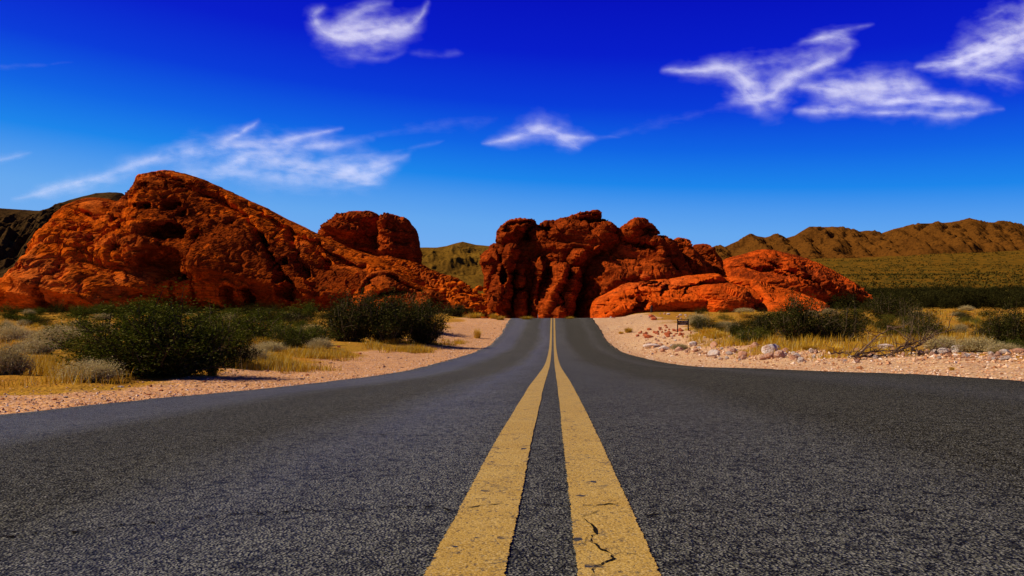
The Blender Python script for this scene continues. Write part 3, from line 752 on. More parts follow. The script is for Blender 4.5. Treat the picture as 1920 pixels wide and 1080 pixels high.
# --- notched butte behind
B1 = [(608, 428), (618, 418), (630, 409), (642, 401), (660, 396), (690, 395), (704, 400), (716, 412), (722, 440), (725, 560), (600, 560), (600, 450)]
B2 = [(716, 397), (738, 401), (758, 411), (776, 424), (783, 445), (786, 470), (793, 500), (803, 560), (700, 560), (712, 470)]
B3 = [(606, 428), (616, 418), (640, 416), (670, 425), (690, 436), (680, 450), (650, 448), (615, 440)]
rock('notched_butte', 'dark flat-topped red butte with a notch in its skyline, behind the dome', 'butte', [
    dict(poly=B1, Y=165, D=8, Rr=2.2, crack=0.8, facet=0.5, crackT=5.0, s=0.24, lean=-0.15, seed=12, big=1.4, mid=1.0, small=0.5, fine=0.15, bed=0.6, bedT=(0.05, 0, 1), bedP=3.2, smoothpoly=1),
    dict(poly=B2, Y=163, D=9, Rr=2.4, crack=0.8, facet=0.5, crackT=5.0, s=0.24, lean=-0.15, side=-0.3, seed=14, big=1.5, mid=1.1, small=0.5, fine=0.15, bed=0.6, bedT=(0.05, 0, 1), bedP=3.2, smoothpoly=1),
    dict(poly=B3, Y=160, D=8, Rr=2, s=0.22, lean=0.0, seed=15, big=0.6, mid=0.6, small=0.4, fine=0.15, bed=0.3, smoothpoly=1),
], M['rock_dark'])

# --- rubble slope in the gap, low lobes in front
C3 = [(640, 640), (670, 490), (720, 480), (770, 490), (800, 500), (830, 513), (860, 525), (885, 545), (915, 560), (945, 585), (960, 640)]
rock('rubble_slope', 'jumbled red rubble slope in the gap between dome and central outcrop', 'rock slope', [
    dict(poly=C3, Y=138, D=20, Rr=12, s=0.22, lean=1.2, seed=21, big=1.6, mid=1.5, small=1.1, fine=0.3, bed=0.6, bedT=(0.4, 0, 1), bedP=1.6, pitted=0.6),
    dict(poly=[(820, 640), (835, 565), (862, 550), (895, 552), (930, 568), (960, 590), (965, 640)], Y=118, D=8, Rr=5, s=0.2, lean=0.9, seed=23, big=1.0, mid=1.1, small=0.7, fine=0.2, bed=0.4),
], M['rock_lit'])
C1 = [(655, 620), (662, 575), (672, 545), (684, 521), (702, 508), (728, 505), (750, 513), (772, 528), (800, 541), (830, 556), (850, 575), (856, 620)]
rock('low_rock_lobe', 'smooth low red rock shell with arched ledges, right of the dome foot behind dark shrubs', 'rock', [
    dict(poly=C1, Y=106, D=9, Rr=5, s=0.15, lean=0.9, seed=25, big=0.7, mid=0.5, small=0.25, fine=0.08, bed=0.3, bedT=(0.5, 0, 1), bedP=1.7, creases=[([(690, 545), (700, 522), (730, 515), (752, 522)], 4, 1.4, 0.8), ([(700, 575), (720, 555), (750, 545), (790, 552)], 4, 1.4, 0.8), ([(750, 525), (800, 548), (840, 565)], 4, 1.1, 0.6)], pits=[(695, 553, 9, 6, 1.6)]),
    dict(poly=[(690, 620), (702, 580), (722, 562), (745, 556), (765, 566), (772, 620)], Y=102, D=6, Rr=3.5, s=0.15, lean=0.6, seed=26, big=0.5, mid=0.4, small=0.25, fine=0.08, bed=0.25),
], M['rock_lit'])
rock('rounded_rock', 'rounded red rock hump with a shadowed face, between rubble slope and dark shrubs', 'rock', [
    dict(poly=[(772, 620), (776, 560), (788, 549), (808, 544), (826, 549), (838, 562), (846, 620)], Y=101, D=6, Rr=3, s=0.15, lean=0.3, seed=28, big=0.6, mid=0.4, small=0.22, fine=0.08, bed=0.25, creases=[([(776, 560), (800, 556), (838, 563)], 4, 0.8, 0.9)])], M['rock_lit'])

# --- central outcrop
Z7 = lambda p: zz(p, 880, 390, 4.911)
D1 = Z7([(240, 310), (250, 240), (275, 195), (310, 160), (370, 128), (440, 112), (520, 110), (585, 112), (618, 150), (605, 195), (540, 240), (500, 320), (460, 390), (380, 380), (300, 370)])
D2 = Z7([(470, 380), (510, 265), (565, 190), (640, 155), (760, 135), (840, 122), (1000, 125), (1150, 120), (1235, 120), (1290, 178), (1322, 222), (1340, 400), (1200, 500), (1100, 700), (980, 1100), (560, 1100), (500, 600)])
D3 = Z7([(825, 125), (860, 95), (935, 82), (975, 57), (1040, 48), (1120, 45), (1192, 48), (1220, 105), (1210, 150), (1000, 160), (840, 150)])
D4 = Z7([(92, 470), (130, 425), (180, 398), (188, 345), (240, 332), (330, 350), (400, 420), (400, 640), (280, 780), (150, 780), (125, 640)])
D5 = Z7([(110, 860), (160, 700), (215, 605), (228, 500), (290, 425), (330, 355), (400, 338), (455, 380), (470, 450), (430, 560), (418, 760), (400, 1000), (140, 1000)])
D5b = Z7([(400, 1000), (405, 600), (425, 500), (480, 465), (545, 480), (575, 540), (580, 720), (575, 1100), (400, 1100)])
D6 = Z7([(645, 425), (668, 520), (662, 620), (630, 780), (612, 1100), (560, 1100), (572, 720), (600, 560)])
D7 = Z7([(600, 1100), (608, 850), (640, 730), (700, 690), (745, 640), (762, 560), (820, 520), (900, 520), (925, 600), (900, 700), (850, 760), (845, 900), (720, 1100)])
D8 = Z7([(705, 1100), (715, 875), (760, 815), (800, 800), (850, 835), (890, 900), (880, 1100)])
D9 = Z7([(878, 500), (905, 430), (950, 370), (1030, 362), (1082, 395), (1075, 480), (1030, 560), (930, 545)])
D10 = Z7([(1078, 415), (1110, 350), (1175, 332), (1212, 358), (1180, 420), (1090, 445)])
D11 = Z7([(800, 1100), (830, 820), (860, 690), (915, 570), (980, 545), (1030, 570), (1030, 700), (960, 900), (930, 1100)])
D12 = Z7([(700, 720), (720, 520), (770, 480), (870, 500), (930, 560), (900, 760)])
rk = dict(rim0=0.5, crack=0.6, facet=0.55, crackT=4.6, s=0.15, big=0.9, mid=0.5, small=0.22, fine=0.08, bed=0.32, bedP=2.0, smoothpoly=1)
rock('central_outcrop', 'tall dark red rock outcrop with flat capstone rising straight behind the road crest', 'rock outcrop', [
    dict(rk, poly=Z7([(110, 1100), (130, 780), (215, 560), (290, 330), (560, 240), (900, 480), (1060, 520), (1040, 700), (960, 1100)]), Y=125, D=7, Rr=3.75, lean=0.9, side=0.2, seed=30),
    dict(rk, stain=0.5, poly=D1, Y=126, D=9, Rr=3.38, lean=-0.2, seed=31, pits=[(952, 437, 10, 8, 2.0)], creases=[([(930, 432), (960, 425), (1000, 420)], 4, 0.9, 0.8)]),
    dict(rk, stain=0.55, poly=D2, Y=128, D=9, Rr=3.00, lean=-0.75, side=0.1, seed=32, bed=0.3, big=1.2, mid=0.9, pits=[(1025, 440, 6, 12, 2.2)], creases=[([(1010, 427), (1024, 440), (1030, 455)], 5, 1.5, 0.5), ([(1030, 421), (1080, 424), (1130, 420)], 4, 0.8, 0.6)]),
    dict(rk, poly=D3, Y=127, D=8, Rr=1.65, lean=-0.2, seed=33, bed=0.3, bedP=1.2, creases=[([(1052, 413), (1080, 408), (1125, 410)], 3, 0.9, 0.5)]),
    dict(rk, poly=D4, Y=124, D=8, Rr=3.00, lean=0.1, seed=34, creases=[([(918, 462), (935, 470), (945, 500)], 4, 1.2, 0.4)]),
    dict(rk, poly=D5, Y=121, D=9, Rr=2.70, lean=0.3, side=0.9, seed=35, pits=[(944, 520, 6, 16, 1.8)], creases=[([(940, 480), (945, 500), (946, 530)], 4, 1.4, 0.4), ([(912, 545), (922, 520), (928, 495)], 4, 0.9, 0.3)]),
    dict(rk, poly=D5b, Y=121, D=6.5, Rr=1.80, lean=0.2, side=-0.9, seed=36, creases=[([(965, 548), (985, 540), (998, 530)], 4, 1.2, -0.6)]),
    dict(rk, poly=D6, Y=118, D=6, Rr=1.12, lean=0.4, side=0.7, seed=37, mid=0.4),
    dict(rk, poly=D7, Y=117, D=8, Rr=2.40, lean=0.3, side=0.8, seed=38, creases=[([(1030, 510), (1020, 540), (1010, 570)], 4, 1.0, 0.3)]),
    dict(rk, poly=D8, Y=114, D=6, Rr=1.65, lean=0.3, side=0.6, seed=39),
    dict(rk, poly=D9, Y=120, D=6.5, Rr=1.65, lean=-0.3, side=0.5, seed=40, mid=0.4),
    dict(rk, poly=D10, Y=121, D=5, Rr=1.05, lean=-0.3, side=0.4, seed=41, mid=0.35),
    dict(rk, poly=D11, Y=117, D=6, Rr=1.50, lean=0.2, side=-1.0, seed=42),
    dict(rk, poly=D12, Y=120, D=7, Rr=2.25, lean=0.1, side=0.3, seed=43),
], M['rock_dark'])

# --- right-hand outcrop
Z8 = lambda p: zz(p, 1090, 400, 5.141)
E1 = Z8([(-90, 1100), (-60, 950), (-25, 830), (5, 680), (50, 560), (100, 450), (150, 410), (190, 385), (230, 310), (270, 215), (300, 172), (360, 168), (420, 190), (560, 200), (740, 205), (860, 280), (910, 350), (970, 470), (1040, 640), (700, 760), (400, 900), (110, 1100)])
E1b = Z8([(-95, 1100), (-62, 950), (-25, 830), (5, 680), (50, 560), (100, 455), (160, 410), (240, 400), (330, 425), (460, 432), (600, 455), (740, 470), (820, 540), (890, 620), (700, 740), (420, 820), (200, 900), (130, 1100)])
E2 = Z8([(355, 240), (375, 160), (425, 98), (540, 80), (630, 95), (700, 155), (745, 210), (700, 250), (560, 260), (450, 300), (390, 280)])
E3 = Z8([(850, 290), (870, 255), (920, 238), (985, 248), (1050, 310), (1110, 385), (1180, 455), (1245, 530), (1280, 700), (1000, 760), (900, 450)])
E4 = Z8([(1083, 315), (1110, 303), (1155, 300), (1222, 322), (1290, 400), (1345, 505), (1385, 600), (1390, 720), (1200, 720), (1130, 420)])
E5 = Z8([(1300, 300), (1320, 380)])
rock('domed_outcrop', 'rounded red rock outcrop with a domed head, just right of the central outcrop', 'rock outcrop', [
    dict(rk, poly=E1, Y=126, D=9, Rr=2.62, lean=0.35, side=0.2, seed=51, pits=[(1190, 465, 16, 7, 1.8), (1210, 468, 7, 6, 1.4), (1141, 466, 8, 5, 2.2)], creases=[([(1215, 440), (1232, 485), (1250, 510)], 4, 1.0, -0.4), ([(1150, 455), (1185, 462), (1215, 478)], 4, 0.9, 0.7)]),
    dict(rk, stain=0.1, poly=E1b, Y=120, D=9, Rr=4.50, lean=0.8, side=0.35, seed=52, bed=0.15, pitted=0.35, creases=[([(1128, 478), (1160, 482), (1180, 480), (1215, 488)], 3, 1.0, 0.4), ([(1180, 560), (1150, 575), (1120, 590)], 4, 0.8, -0.3)]),
    dict(rk, stain=0.5, poly=E2, Y=124, D=6, Rr=1.95, lean=-0.6, side=-0.4, seed=53, mid=0.4, pits=[(1200, 434, 20, 8, 1.6)]),
    dict(rk, poly=E3, Y=131, D=8, Rr=3.75, lean=0.5, side=-1.0, seed=54, mid=0.45),
    dict(rk, poly=E4, Y=137, D=8, Rr=3.38, lean=0.4, side=-0.9, seed=55, mid=0.4),
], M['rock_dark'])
# the head of the slab: bright orange shelf along the foot
Fp = Z8([(90, 1060), (95, 900), (130, 835), (230, 780), (350, 728), (440, 668), (520, 670), (600, 655), (700, 645), (850, 630), (1000, 608), (1150, 590), (1280, 578), (1345, 600), (1385, 635), (1491, 618)]) + [(1400, 522), (1425, 526), (1445, 532), (1480, 540), (1505, 546), (1530, 556), (1556, 570), (1562, 610), (1110, 610)]
crF = [([(1112, 573), (1130, 572), (1154, 571), (1140, 580), (1126, 588)], 2.0, 0.9, 0.3), ([(1180, 552), (1230, 545), (1275, 540)], 2, 0.5, 0.2), ([(1135, 562), (1170, 560), (1195, 556)], 1.6, 0.5, 0.2), ([(1225, 552), (1232, 543), (1240, 538)], 2.5, 0.8, 0.4), ([(1265, 549), (1275, 542), (1290, 535)], 2.5, 0.8, 0.4),
       ([(1308, 532), (1350, 530), (1390, 536), (1395, 560)], 4, 1.4, 1.0), ([(1325, 526), (1345, 524), (1362, 523)], 2.5, 1.2, 0.4), ([(1150, 548), (1200, 540), (1240, 530)], 1.5, 0.5, 0.2), ([(1120, 566), (1150, 563)], 1.5, 0.5, 0.2)]
rock('orange_slab', 'long low bright orange rock slab with layered ledges, behind the small wooden sign', 'rock slab', [
    dict(stain=-0.1, poly=pull(Fp, 0.92, 1300), Y=104, D=11, Rr=7, s=0.14, lean=1.0, seed=61, big=0.8, mid=0.45, small=0.2, fine=0.07, bed=0.26, bedT=(-0.12, 0.2, 1), bedP=1.1, pits=[(1185, 570, 10, 9, 2.0), (1175, 578, 10, 6, 1.6), (1202, 533, 8, 5, 1.2)], creases=crF, smoothpoly=1),
    dict(poly=[(1308, 600), (1306, 540), (1325, 533), (1360, 533), (1385, 540), (1400, 560), (1400, 600)], Y=98, D=7, Rr=2, s=0.15, lean=0.0, seed=62, big=0.6, mid=0.5, small=0.4, fine=0.1, bed=0.2),
], M['rock_slab'])
rock('balanced_stones', 'small stack of flat balanced red stones on top of the orange slab', 'stones', [
    dict(poly=Z8([(560, 610), (600, 585), (640, 585), (665, 605), (650, 640), (580, 645)]), Y=103, D=1.3, Rr=0.5, s=0.07, lean=0, seed=63, big=0.1, mid=0.15, small=0.1, fine=0.03, bed=0.1, bedP=0.4),
    dict(poly=Z8([(520, 690), (560, 655), (620, 645), (680, 655), (670, 690), (600, 715), (540, 710)]), Y=102.6, D=1.4, Rr=0.5, s=0.07, lean=0, seed=64, big=0.1, mid=0.15, small=0.1, fine=0.03, bed=0.1, bedP=0.4)], M['rock_slab'])
rock('bright_rock_tongue', 'smooth bright orange rock tongue sloping right, at the foot of the red hill', 'rock slab', [
    dict(poly=[(1400, 610), (1404, 572), (1425, 556), (1455, 549), (1485, 553), (1510, 561), (1528, 572), (1534, 610)], stain=-0.3, Y=97, D=8, Rr=4, s=0.14, lean=1.0, seed=65, big=0.6, mid=0.3, small=0.14, fine=0.05, bed=0.2, bedT=(-0.1, 0.2, 1), bedP=0.9)], M['rock_slab'])
Gp = zz([(120, 640), (140, 420), (150, 335), (250, 313), (320, 290), (420, 270), (520, 274), (600, 293), (700, 320), (780, 350), (850, 390), (930, 440), (1000, 490), (1080, 540), (1150, 600), (1150, 660)], 1300, 380, 3.097)
rock('red_rock_hill', 'broad whale-backed red rock hill right of the outcrops, in front of brown mountains', 'rock hill', [
    dict(poly=pull(Gp, 0.86, 1400), Y=150, D=15, Rr=10, s=0.19, facet=0.22, crack=0.3, crackT=5.0, lean=1.1, seed=71, big=1.4, mid=0.32, small=0.24, fine=0.12, bed=0.5, bedT=(-0.15, 0.25, 1), bedP=1.5, pitted=0.5, creases=[([(1430, 500), (1460, 520), (1500, 545)], 6, 1.4, 0.8), ([(1380, 505), (1420, 508), (1450, 525)], 5, 1.2, 0.6), ([(1540, 490), (1580, 510), (1620, 540)], 5, 1.2, 0.5)])],
    rock_mat('dark_orange_sandstone', (0.72, 0.090, 0.007), (0.17, 0.024, 0.005), (0.76, 0.11, 0.014), varnish=0.35, bed=(0, 0.15, 0)))

# ------------------------------------------------------------------ plants
def tube(pts, r0, r1, k=3):
    pts = np.array(pts); n = len(pts)
    d = np.gradient(pts, axis=0); d /= np.linalg.norm(d, axis=1)[:, None] + 1e-9
    a = np.cross(d, [0.31, 0.77, 0.55]); a /= np.linalg.norm(a, axis=1)[:, None] + 1e-9
    b = np.cross(d, a); rr = np.linspace(r0, r1, n)[:, None]
    th = np.arange(k) * 2 * math.pi / k
    V = np.concatenate([pts + rr * (np.cos(t) * a + np.sin(t) * b) for t in th]).reshape(k, n, 3).transpose(1, 0, 2).reshape(-1, 3)
    return V, grid_faces(n, k, True)

def join(parts):
    Vs, Fs, n = [], [], 0
    for V, f in parts: Vs.append(V); Fs.append(f + n); n += len(V)
    return np.concatenate(Vs), np.concatenate(Fs)

def leaf_tris(P, size, rs, flat=None, aspect=0.45):
    n = len(P)
    a = rs.normal(size=(n, 3)); a[:, 2] = np.abs(a[:, 2]) + 0.25; a /= np.linalg.norm(a, axis=1)[:, None]
    b = np.cross(a, rs.normal(size=(n, 3))); b /= np.linalg.norm(b, axis=1)[:, None] + 1e-9
    s = size * rs.uniform(0.6, 1.5, (n, 1))
    V = np.stack([P - b * s * aspect, P + b * s * aspect, P + a * s * 1.6], 1).reshape(-1, 3)
    return V, np.arange(3 * n).reshape(-1, 3)

def shrub_meshes(seed, nst, nleaf, lsize, leafmat, spread=1.0, spiky=0.3, name='shrub', open_=0.0, lift=0.0):
    """unit shrub: about 1 wide, 1 tall, foot at the origin"""
    rs = np.random.RandomState(seed)
    st, tips = [], []
    for i in range(nst):
        az = rs.uniform(0, 2 * math.pi); tl = rs.beta(1.3, 1.3) * 1.15 * spread
        L = rs.uniform(0.7, 1.05)
        tip = np.array([math.sin(tl) * math.cos(az) * 0.55 * L, math.sin(tl) * math.sin(az) * 0.55 * L, max(0.15, math.cos(tl * 0.8)) * 0.95 * L])
        t = np.linspace(0, 1, 6)[:, None]
        base = np.array([0.05 * math.cos(az), 0.05 * math.sin(az), -0.05])
        pts = base + (tip - base) * t + np.array([math.cos(az), math.sin(az), -0.6]) * 0.10 * np.sin(t * math.pi) + rs.normal(size=(6, 3)) * 0.015
        st.append(tube(pts, 0.011, 0.004)); tips.append(pts[2:])
        for _ in range(4):
            k = rs.randint(1, 5); dv = rs.normal(size=3) * 0.16 + (pts[5] - pts[1]) * 0.22; dv[2] = abs(dv[2])
            q = pts[k] + dv * np.linspace(0, 1, 4)[:, None] + rs.normal(size=(4, 3)) * 0.012
            st.append(tube(q, 0.006, 0.0025)); tips.append(q[1:]); tips.append(q[2:])
    tips = np.concatenate(tips)
    tips = tips[tips[:, 2] > lift]
    k = rs.randint(0, len(tips), nleaf)
    # leaves gather in clumps round the branch ends
    cl = rs.normal(size=(len(tips), 3)) * 0.02
    P = tips[k] + cl[k] + rs.normal(size=(nleaf, 3)) * np.array([0.045, 0.045, 0.04]) * (1 + open_)
    up = rs.uniform(size=nleaf) < spiky
    P[up, 2] += rs.exponential(0.035, up.sum())
    P[:, 2] = np.maximum(P[:, 2], 0.01)
    kz = 1 / np.percentile(P[:, 2], 98.5); kx = 0.5 / np.percentile(np.hypot(P[:, 0], P[:, 1]), 95)
    sc_ = np.array([kx, kx, kz]); P = P * sc_; st = [(q * sc_, f) for q, f in st]
    return mesh_np(name + '_foliage', *leaf_tris(P, lsize, rs), leafmat, smooth=False), mesh_np(name + '_stems', *join(st), M['stem'], smooth=False)

def tuft_mesh(seed, n, mat, name, h=1.0, spread=0.5, w=0.012, twig=False):
    """blades or twigs fanning from the root, unit size"""
    rs = np.random.RandomState(seed)
    az = rs.uniform(0, 2 * math.pi, n); tl = np.sqrt(rs.uniform(0, 1, n)) * (1.45 if twig else 1.0) * (spread / 0.5)
    L = rs.uniform(0.55, 1.0, n) * h
    root = np.stack([rs.normal(size=n) * 0.10, rs.normal(size=n) * 0.10, np.full(n, -0.02)], 1)
    d = np.stack([np.sin(tl) * np.cos(az) * 0.55, np.sin(tl) * np.sin(az) * 0.55, np.cos(tl * 0.85)], 1)
    tip = root + d * L[:, None]
    side = np.stack([-np.sin(az), np.cos(az), np.zeros(n)], 1) * w
    if twig:   # twig ends carry little crooked forks
        m = 4
        P = np.repeat(tip, m, 0) * rs.uniform(0.72, 1.02, (n * m, 1)) + rs.normal(size=(n * m, 3)) * 0.035
        V2, F2 = leaf_tris(P, 0.03, rs, aspect=0.2)
    mid = root + d * L[:, None] * 0.55 + np.array([0, 0, 0.05])
    V = np.stack([root - side, root + side, mid + side * 0.7, mid - side * 0.7, tip], 1).reshape(-1, 3)
    b = np.arange(n)[:, None] * 5
    q = b + np.array([[0, 1, 2, 3]]); t = b + np.array([[3, 2, 4]])
    fs = [q, t]
    if twig:
        fs.append(F2 + len(V)); V = np.concatenate([V, V2])
    return mesh_np(name, V, fs, mat, smooth=False)

PROT = {}
def protos():
    PROT['creosote_big'] = [shrub_meshes(100, 110, 46000, 0.012, M['creosote'], 1.35, 0.3)]
    PROT['creosote'] = [shrub_meshes(101 + i, 44, 11000, 0.019, M['creosote'], 1.3, 0.35) for i in range(3)]
    PROT['dark'] = [shrub_meshes(111 + i, 50, 15000, 0.018, M['dark_leaf'], 1.3, 0.35) for i in range(3)]
    PROT['belt'] = [shrub_meshes(171 + i, 30, 2600, 0.034, M['belt'], 1.2, 0.3) for i in range(3)]
    PROT['sparse'] = [shrub_meshes(121 + i, 32, 5200, 0.018, M['dark_leaf'], 1.2, 0.5, open_=0.2) for i in range(3)]
    PROT['olive'] = [shrub_meshes(131 + i, 24, 4200, 0.020, M['olive'], 1.1, 0.3) for i in range(2)]
    PROT['tree'] = [shrub_meshes(141, 26, 6000, 0.018, M['dark_leaf'], 1.2, 0.3, lift=0.35)]
protos()
PALE = [tuft_mesh(151 + i, 1500, M['pale'], 'pale_shrub', twig=True, spread=0.55, w=0.006) for i in range(3)]
TUFT = [tuft_mesh(161 + i, 420, M['grass'], 'grass_tuft', spread=0.55, w=0.010) for i in range(3)]

first = {}
rng = random.Random(5)
def shrub(kind, px, py, wpx, hpx, label, group=None, i=0, name=None, parts=True, cat='shrub', pos=None):
    x, y, z = pos or at(px, py)
    W, H = wpx / F * y, hpx / F * y
    name = name or {'creosote_big': 'creosote_bush', 'creosote': 'creosote_bush', 'dark': 'dark_shrub', 'sparse': 'twiggy_shrub', 'olive': 'olive_shrub', 'tree': 'mesquite_tree'}[kind]
    fol, stm = PROT[kind][i % len(PROT[kind])]
    rot = (0, 0, rng.uniform(0, 6.28)); scl = (W, W * rng.uniform(0.8, 1.0), H)
    if parts:
        o = link(name, None, None, (x, y, z), rot, scl)
        link('foliage', fol, o); link('trunk' if kind == 'tree' else 'stems', stm, o)
    else:
        o = link(name, fol, None, (x, y, z), rot, scl)
    return tag(o, label, cat, group)

def tuft(px, py, wpx, hpx, label, group=None, pale=False, i=0, pos=None):
    x, y, z = pos or at(px, py)
    W, H = wpx / F * y, hpx / F * y
    o = link('pale_shrub' if pale else 'grass_tuft', (PALE if pale else TUFT)[i % 3], None, (x, y, z), (0, 0, rng.uniform(0, 6.28)), (W, W, H))
    return tag(o, label, 'shrub' if pale else 'grass tuft', group)

# left of the road
shrub('creosote_big', 298, 706, 285, 126, 'largest dark green creosote bush, near the left road edge below the dome')
shrub('creosote', 190, 697, 80, 60, 'low green left flank bush hugging the largest creosote bush', i=1)
shrub('creosote', 405, 690, 120, 95, 'thin green bush leaning on the right side of the largest creosote', i=2)
shrub('sparse', 448, 690, 75, 62, 'half bare twiggy shrub with grey stems just right of the largest creosote', i=0)
shrub('creosote', 470, 645, 130, 58, 'spreading green bush behind the twiggy shrub, below the dome caves', i=0)
shrub('creosote', 400, 628, 120, 42, 'green bush showing over the right shoulder of the largest creosote', i=1)
shrub('creosote', 545, 652, 85, 46, 'loose green bush left of the tall dark pair', i=2)
shrub('creosote', 590, 648, 70, 36, 'small olive green bush touching the tall dark bush', i=1)
shrub('dark', 655, 640, 120, 84, 'tallest spiky dark bush at the foot of the dome slope', i=0)
shrub('dark', 725, 642, 130, 82, 'dense black green bush in the middle of the dark thicket', i=1)
shrub('dark', 795, 646, 105, 78, 'dark bush at the right end of the thicket nearest the road', i=2)
shrub('dark', 765, 620, 110, 62, 'dark bush at the back of the thicket before the rounded rock', i=0)
shrub('sparse', 690, 610, 90, 60, 'ragged dark bush at the back of the thicket before the low rock shell', i=2)
shrub('dark', 858, 594, 50, 22, 'small dark bush under the rubble slope left of the road crest', i=1)
shrub('dark', 910, 592, 60, 20, 'flat dark bush in the rubble just left of the road crest', i=2)
shrub('dark', 960, 597, 50, 16, 'dark low bush touching the road crest on its left', i=0)
shrub('sparse', 560, 610, 70, 26, 'dark wispy bush at the dome foot beneath the twin caves', i=1)
shrub('creosote', 510, 608, 90, 26, 'low green bush at the dome foot left of the wispy bush', i=2)
tuft(168, 716, 105, 48, 'bright silvery dome-shaped shrub at the gravel edge left of the largest creosote', pale=True)
tuft(112, 655, 95, 52, 'grey rounded brittle shrub standing up-slope left of the big creosote', pale=True, i=1)
tuft(72, 664, 62, 34, 'flatter grey shrub just below the rounded grey one', pale=True, i=2)
tuft(14, 706, 85, 72, 'tall whitish shrub cut by the left picture edge', pale=True, i=1)
tuft(22, 645, 62, 40, 'dusty grey shrub at the left edge under the rock foot', pale=True, i=0)
tuft(555, 640, 28, 26, 'small white shrub beside the loose green bush', pale=True, i=2)
tuft(472, 682, 60, 40, 'pale dry shrub at the foot of the twiggy shrub', pale=True, i=0)
tuft(398, 706, 34, 36, 'tall straw grass tuft in front of the largest creosote, right part', i=1)
tuft(895, 634, 22, 24, 'lone yellow tuft with a shadow on the pink sand left of the climbing road', i=0)
tuft(735, 645, 48, 16, 'yellow tuft in front of the dark thicket', i=2)
tuft(890, 597, 45, 16, 'pale yellow tuft on the sand at the left of the crest', pale=False, i=1)
tuft(925, 598, 26, 13, 'round yellow tuft second from the crest on the left', i=2)
tuft(938, 600, 28, 10, 'small yellow tuft by the left pavement edge at the crest', i=0)
tuft(987, 600, 34, 10, 'wide yellow tuft behind the crest left of the marker post', i=1)
tuft(1068, 599, 22, 8, 'small yellow tuft behind the crest right of the yellow lines', i=2)
for k in range(80):
    px = rng.uniform(-30, 600); py = rng.uniform(592, 664)
    if 190 < px < 480 and py > 640: continue
    s = (py - 548) / 60
    kd = rng.choice(['sparse', 'olive', 'creosote', 'pale', 'pale', 'tuft'])
    g = 'desert shrubs scattered on the flat left of the road'
    if kd in ('pale', 'tuft'):
        tuft(px, py, rng.uniform(18, 40) * s, rng.uniform(10, 20) * s, 'small pale brittle shrub scattered on the left desert flat' if kd == 'pale' else 'small yellow grass tuft scattered on the left desert flat', g, kd == 'pale', k)
    else:
        shrub(kd, px, py, rng.uniform(22, 50) * s, rng.uniform(12, 24) * s, {'sparse': 'small dark twiggy shrub scattered on the left desert flat', 'olive': 'small olive shrub scattered on the left desert flat', 'creosote': 'small green shrub scattered on the left desert flat'}[kd], g, k, parts=False)
for k in range(34):
    px = 0 + k * 19.5 + rng.uniform(-12, 12)
    shrub(rng.choice(['creosote', 'dark', 'sparse']), px, rng.uniform(588, 603), rng.uniform(24, 70), rng.uniform(10, 32), 'green shrub in the row along the foot of the great dome', 'shrubs along the foot of the dome', k, parts=False, name='desert_shrub')

# right of the road
shrub('dark', 1493, 640, 112, 78, 'tallest dark bush right of the sign, dense with fine stems', i=1)
shrub('sparse', 1575, 640, 130, 70, 'wide open twiggy bush next to the tallest dark one', i=1)
shrub('sparse', 1540, 636, 110, 58, 'dark open bush wedged between the tallest and the wide twiggy one', i=2)
shrub('dark', 1432, 634, 62, 44, 'dark bush just left of the tallest dark bush', i=2)
shrub('dark', 1384, 632, 42, 28, 'small round dark bush halfway between sign and tallest bush', i=0)
shrub('creosote', 1408, 644, 75, 26, 'low green bush behind the white boulder', i=1)
shrub('sparse', 1318, 624, 52, 28, 'dark green bush immediately right of the wooden sign', i=0)
shrub('tree', 1275, 585, 105, 34, 'flat-crowned dark tree on a bent trunk before the orange slab', cat='tree')
shrub('dark', 1365, 583, 46, 20, 'dark bush under the shadowed end of the orange slab', i=1)
shrub('dark', 1404, 584, 34, 20, 'small dark bush left of the bright rock tongue', i=2)
shrub('sparse', 1185, 588, 46, 16, 'dark bush in the hollow of the orange slab', i=2)
shrub('sparse', 1722, 642, 84, 62, 'skeletal dark bush above the pile of dead branches', i=2)
shrub('sparse', 1705, 612, 60, 46, 'thin crooked bush behind the skeletal one', i=0)
shrub('dark', 1898, 655, 100, 82, 'large dark bush cut by the right picture edge', i=0)
shrub('sparse', 1855, 640, 80, 46, 'open dark bush left of the one at the right edge', i=1)
shrub('creosote', 1900, 658, 70, 24, 'bright green low bush under the large one at the right edge', i=2)
shrub('dark', 1665, 600, 78, 44, 'dark bush at the right end of the red hill', i=2)
shrub('dark', 1645, 586, 70, 28, 'dark bush in the shade of the red hill end', i=1)
shrub('sparse', 1810, 600, 40, 12, 'flat dark bush alone on the orange flat', i=1)
tuft(1832, 660, 74, 34, 'silvery pale shrub behind the big white boulders at right', pale=True, i=0)
tuft(1768, 658, 70, 34, 'pale dry shrub between dead branches and white boulders', pale=True, i=1)
tuft(1880, 662, 60, 24, 'low silvery shrub right of the big white boulders', pale=True, i=2)
tuft(1745, 632, 22, 16, 'round white shrub beside the skeletal bush', pale=True, i=1)
tuft(1812, 566 + 18, 26, 12, 'round pale shrub on the skyline of the flat, far right', pale=True, i=2)
tuft(1850, 632, 44, 16, 'small pale shrub left of the open dark bush at right', pale=True, i=0)
tuft(1308, 606, 46, 22, 'pale shrub behind the wooden sign', pale=True, i=2)
tuft(1274, 657, 36, 14, 'low grey shrub among the pale stones below the sign', pale=True, i=0)
tuft(1178, 624, 24, 13, 'lone round yellow tuft on the sand right of the climbing road', i=1)
tuft(1164, 626, 16, 6, 'flat little yellow tuft beside the lone round one', i=2)
tuft(1345, 634, 70, 16, 'yellow grass patch below the dark green bush by the sign', i=0)
tuft(1565, 663, 62, 18, 'yellow grass clump behind the rubble left of the dead branches', i=1)
tuft(1520, 658, 52, 12, 'small yellow clump behind the rubble right of the white boulder', i=2)
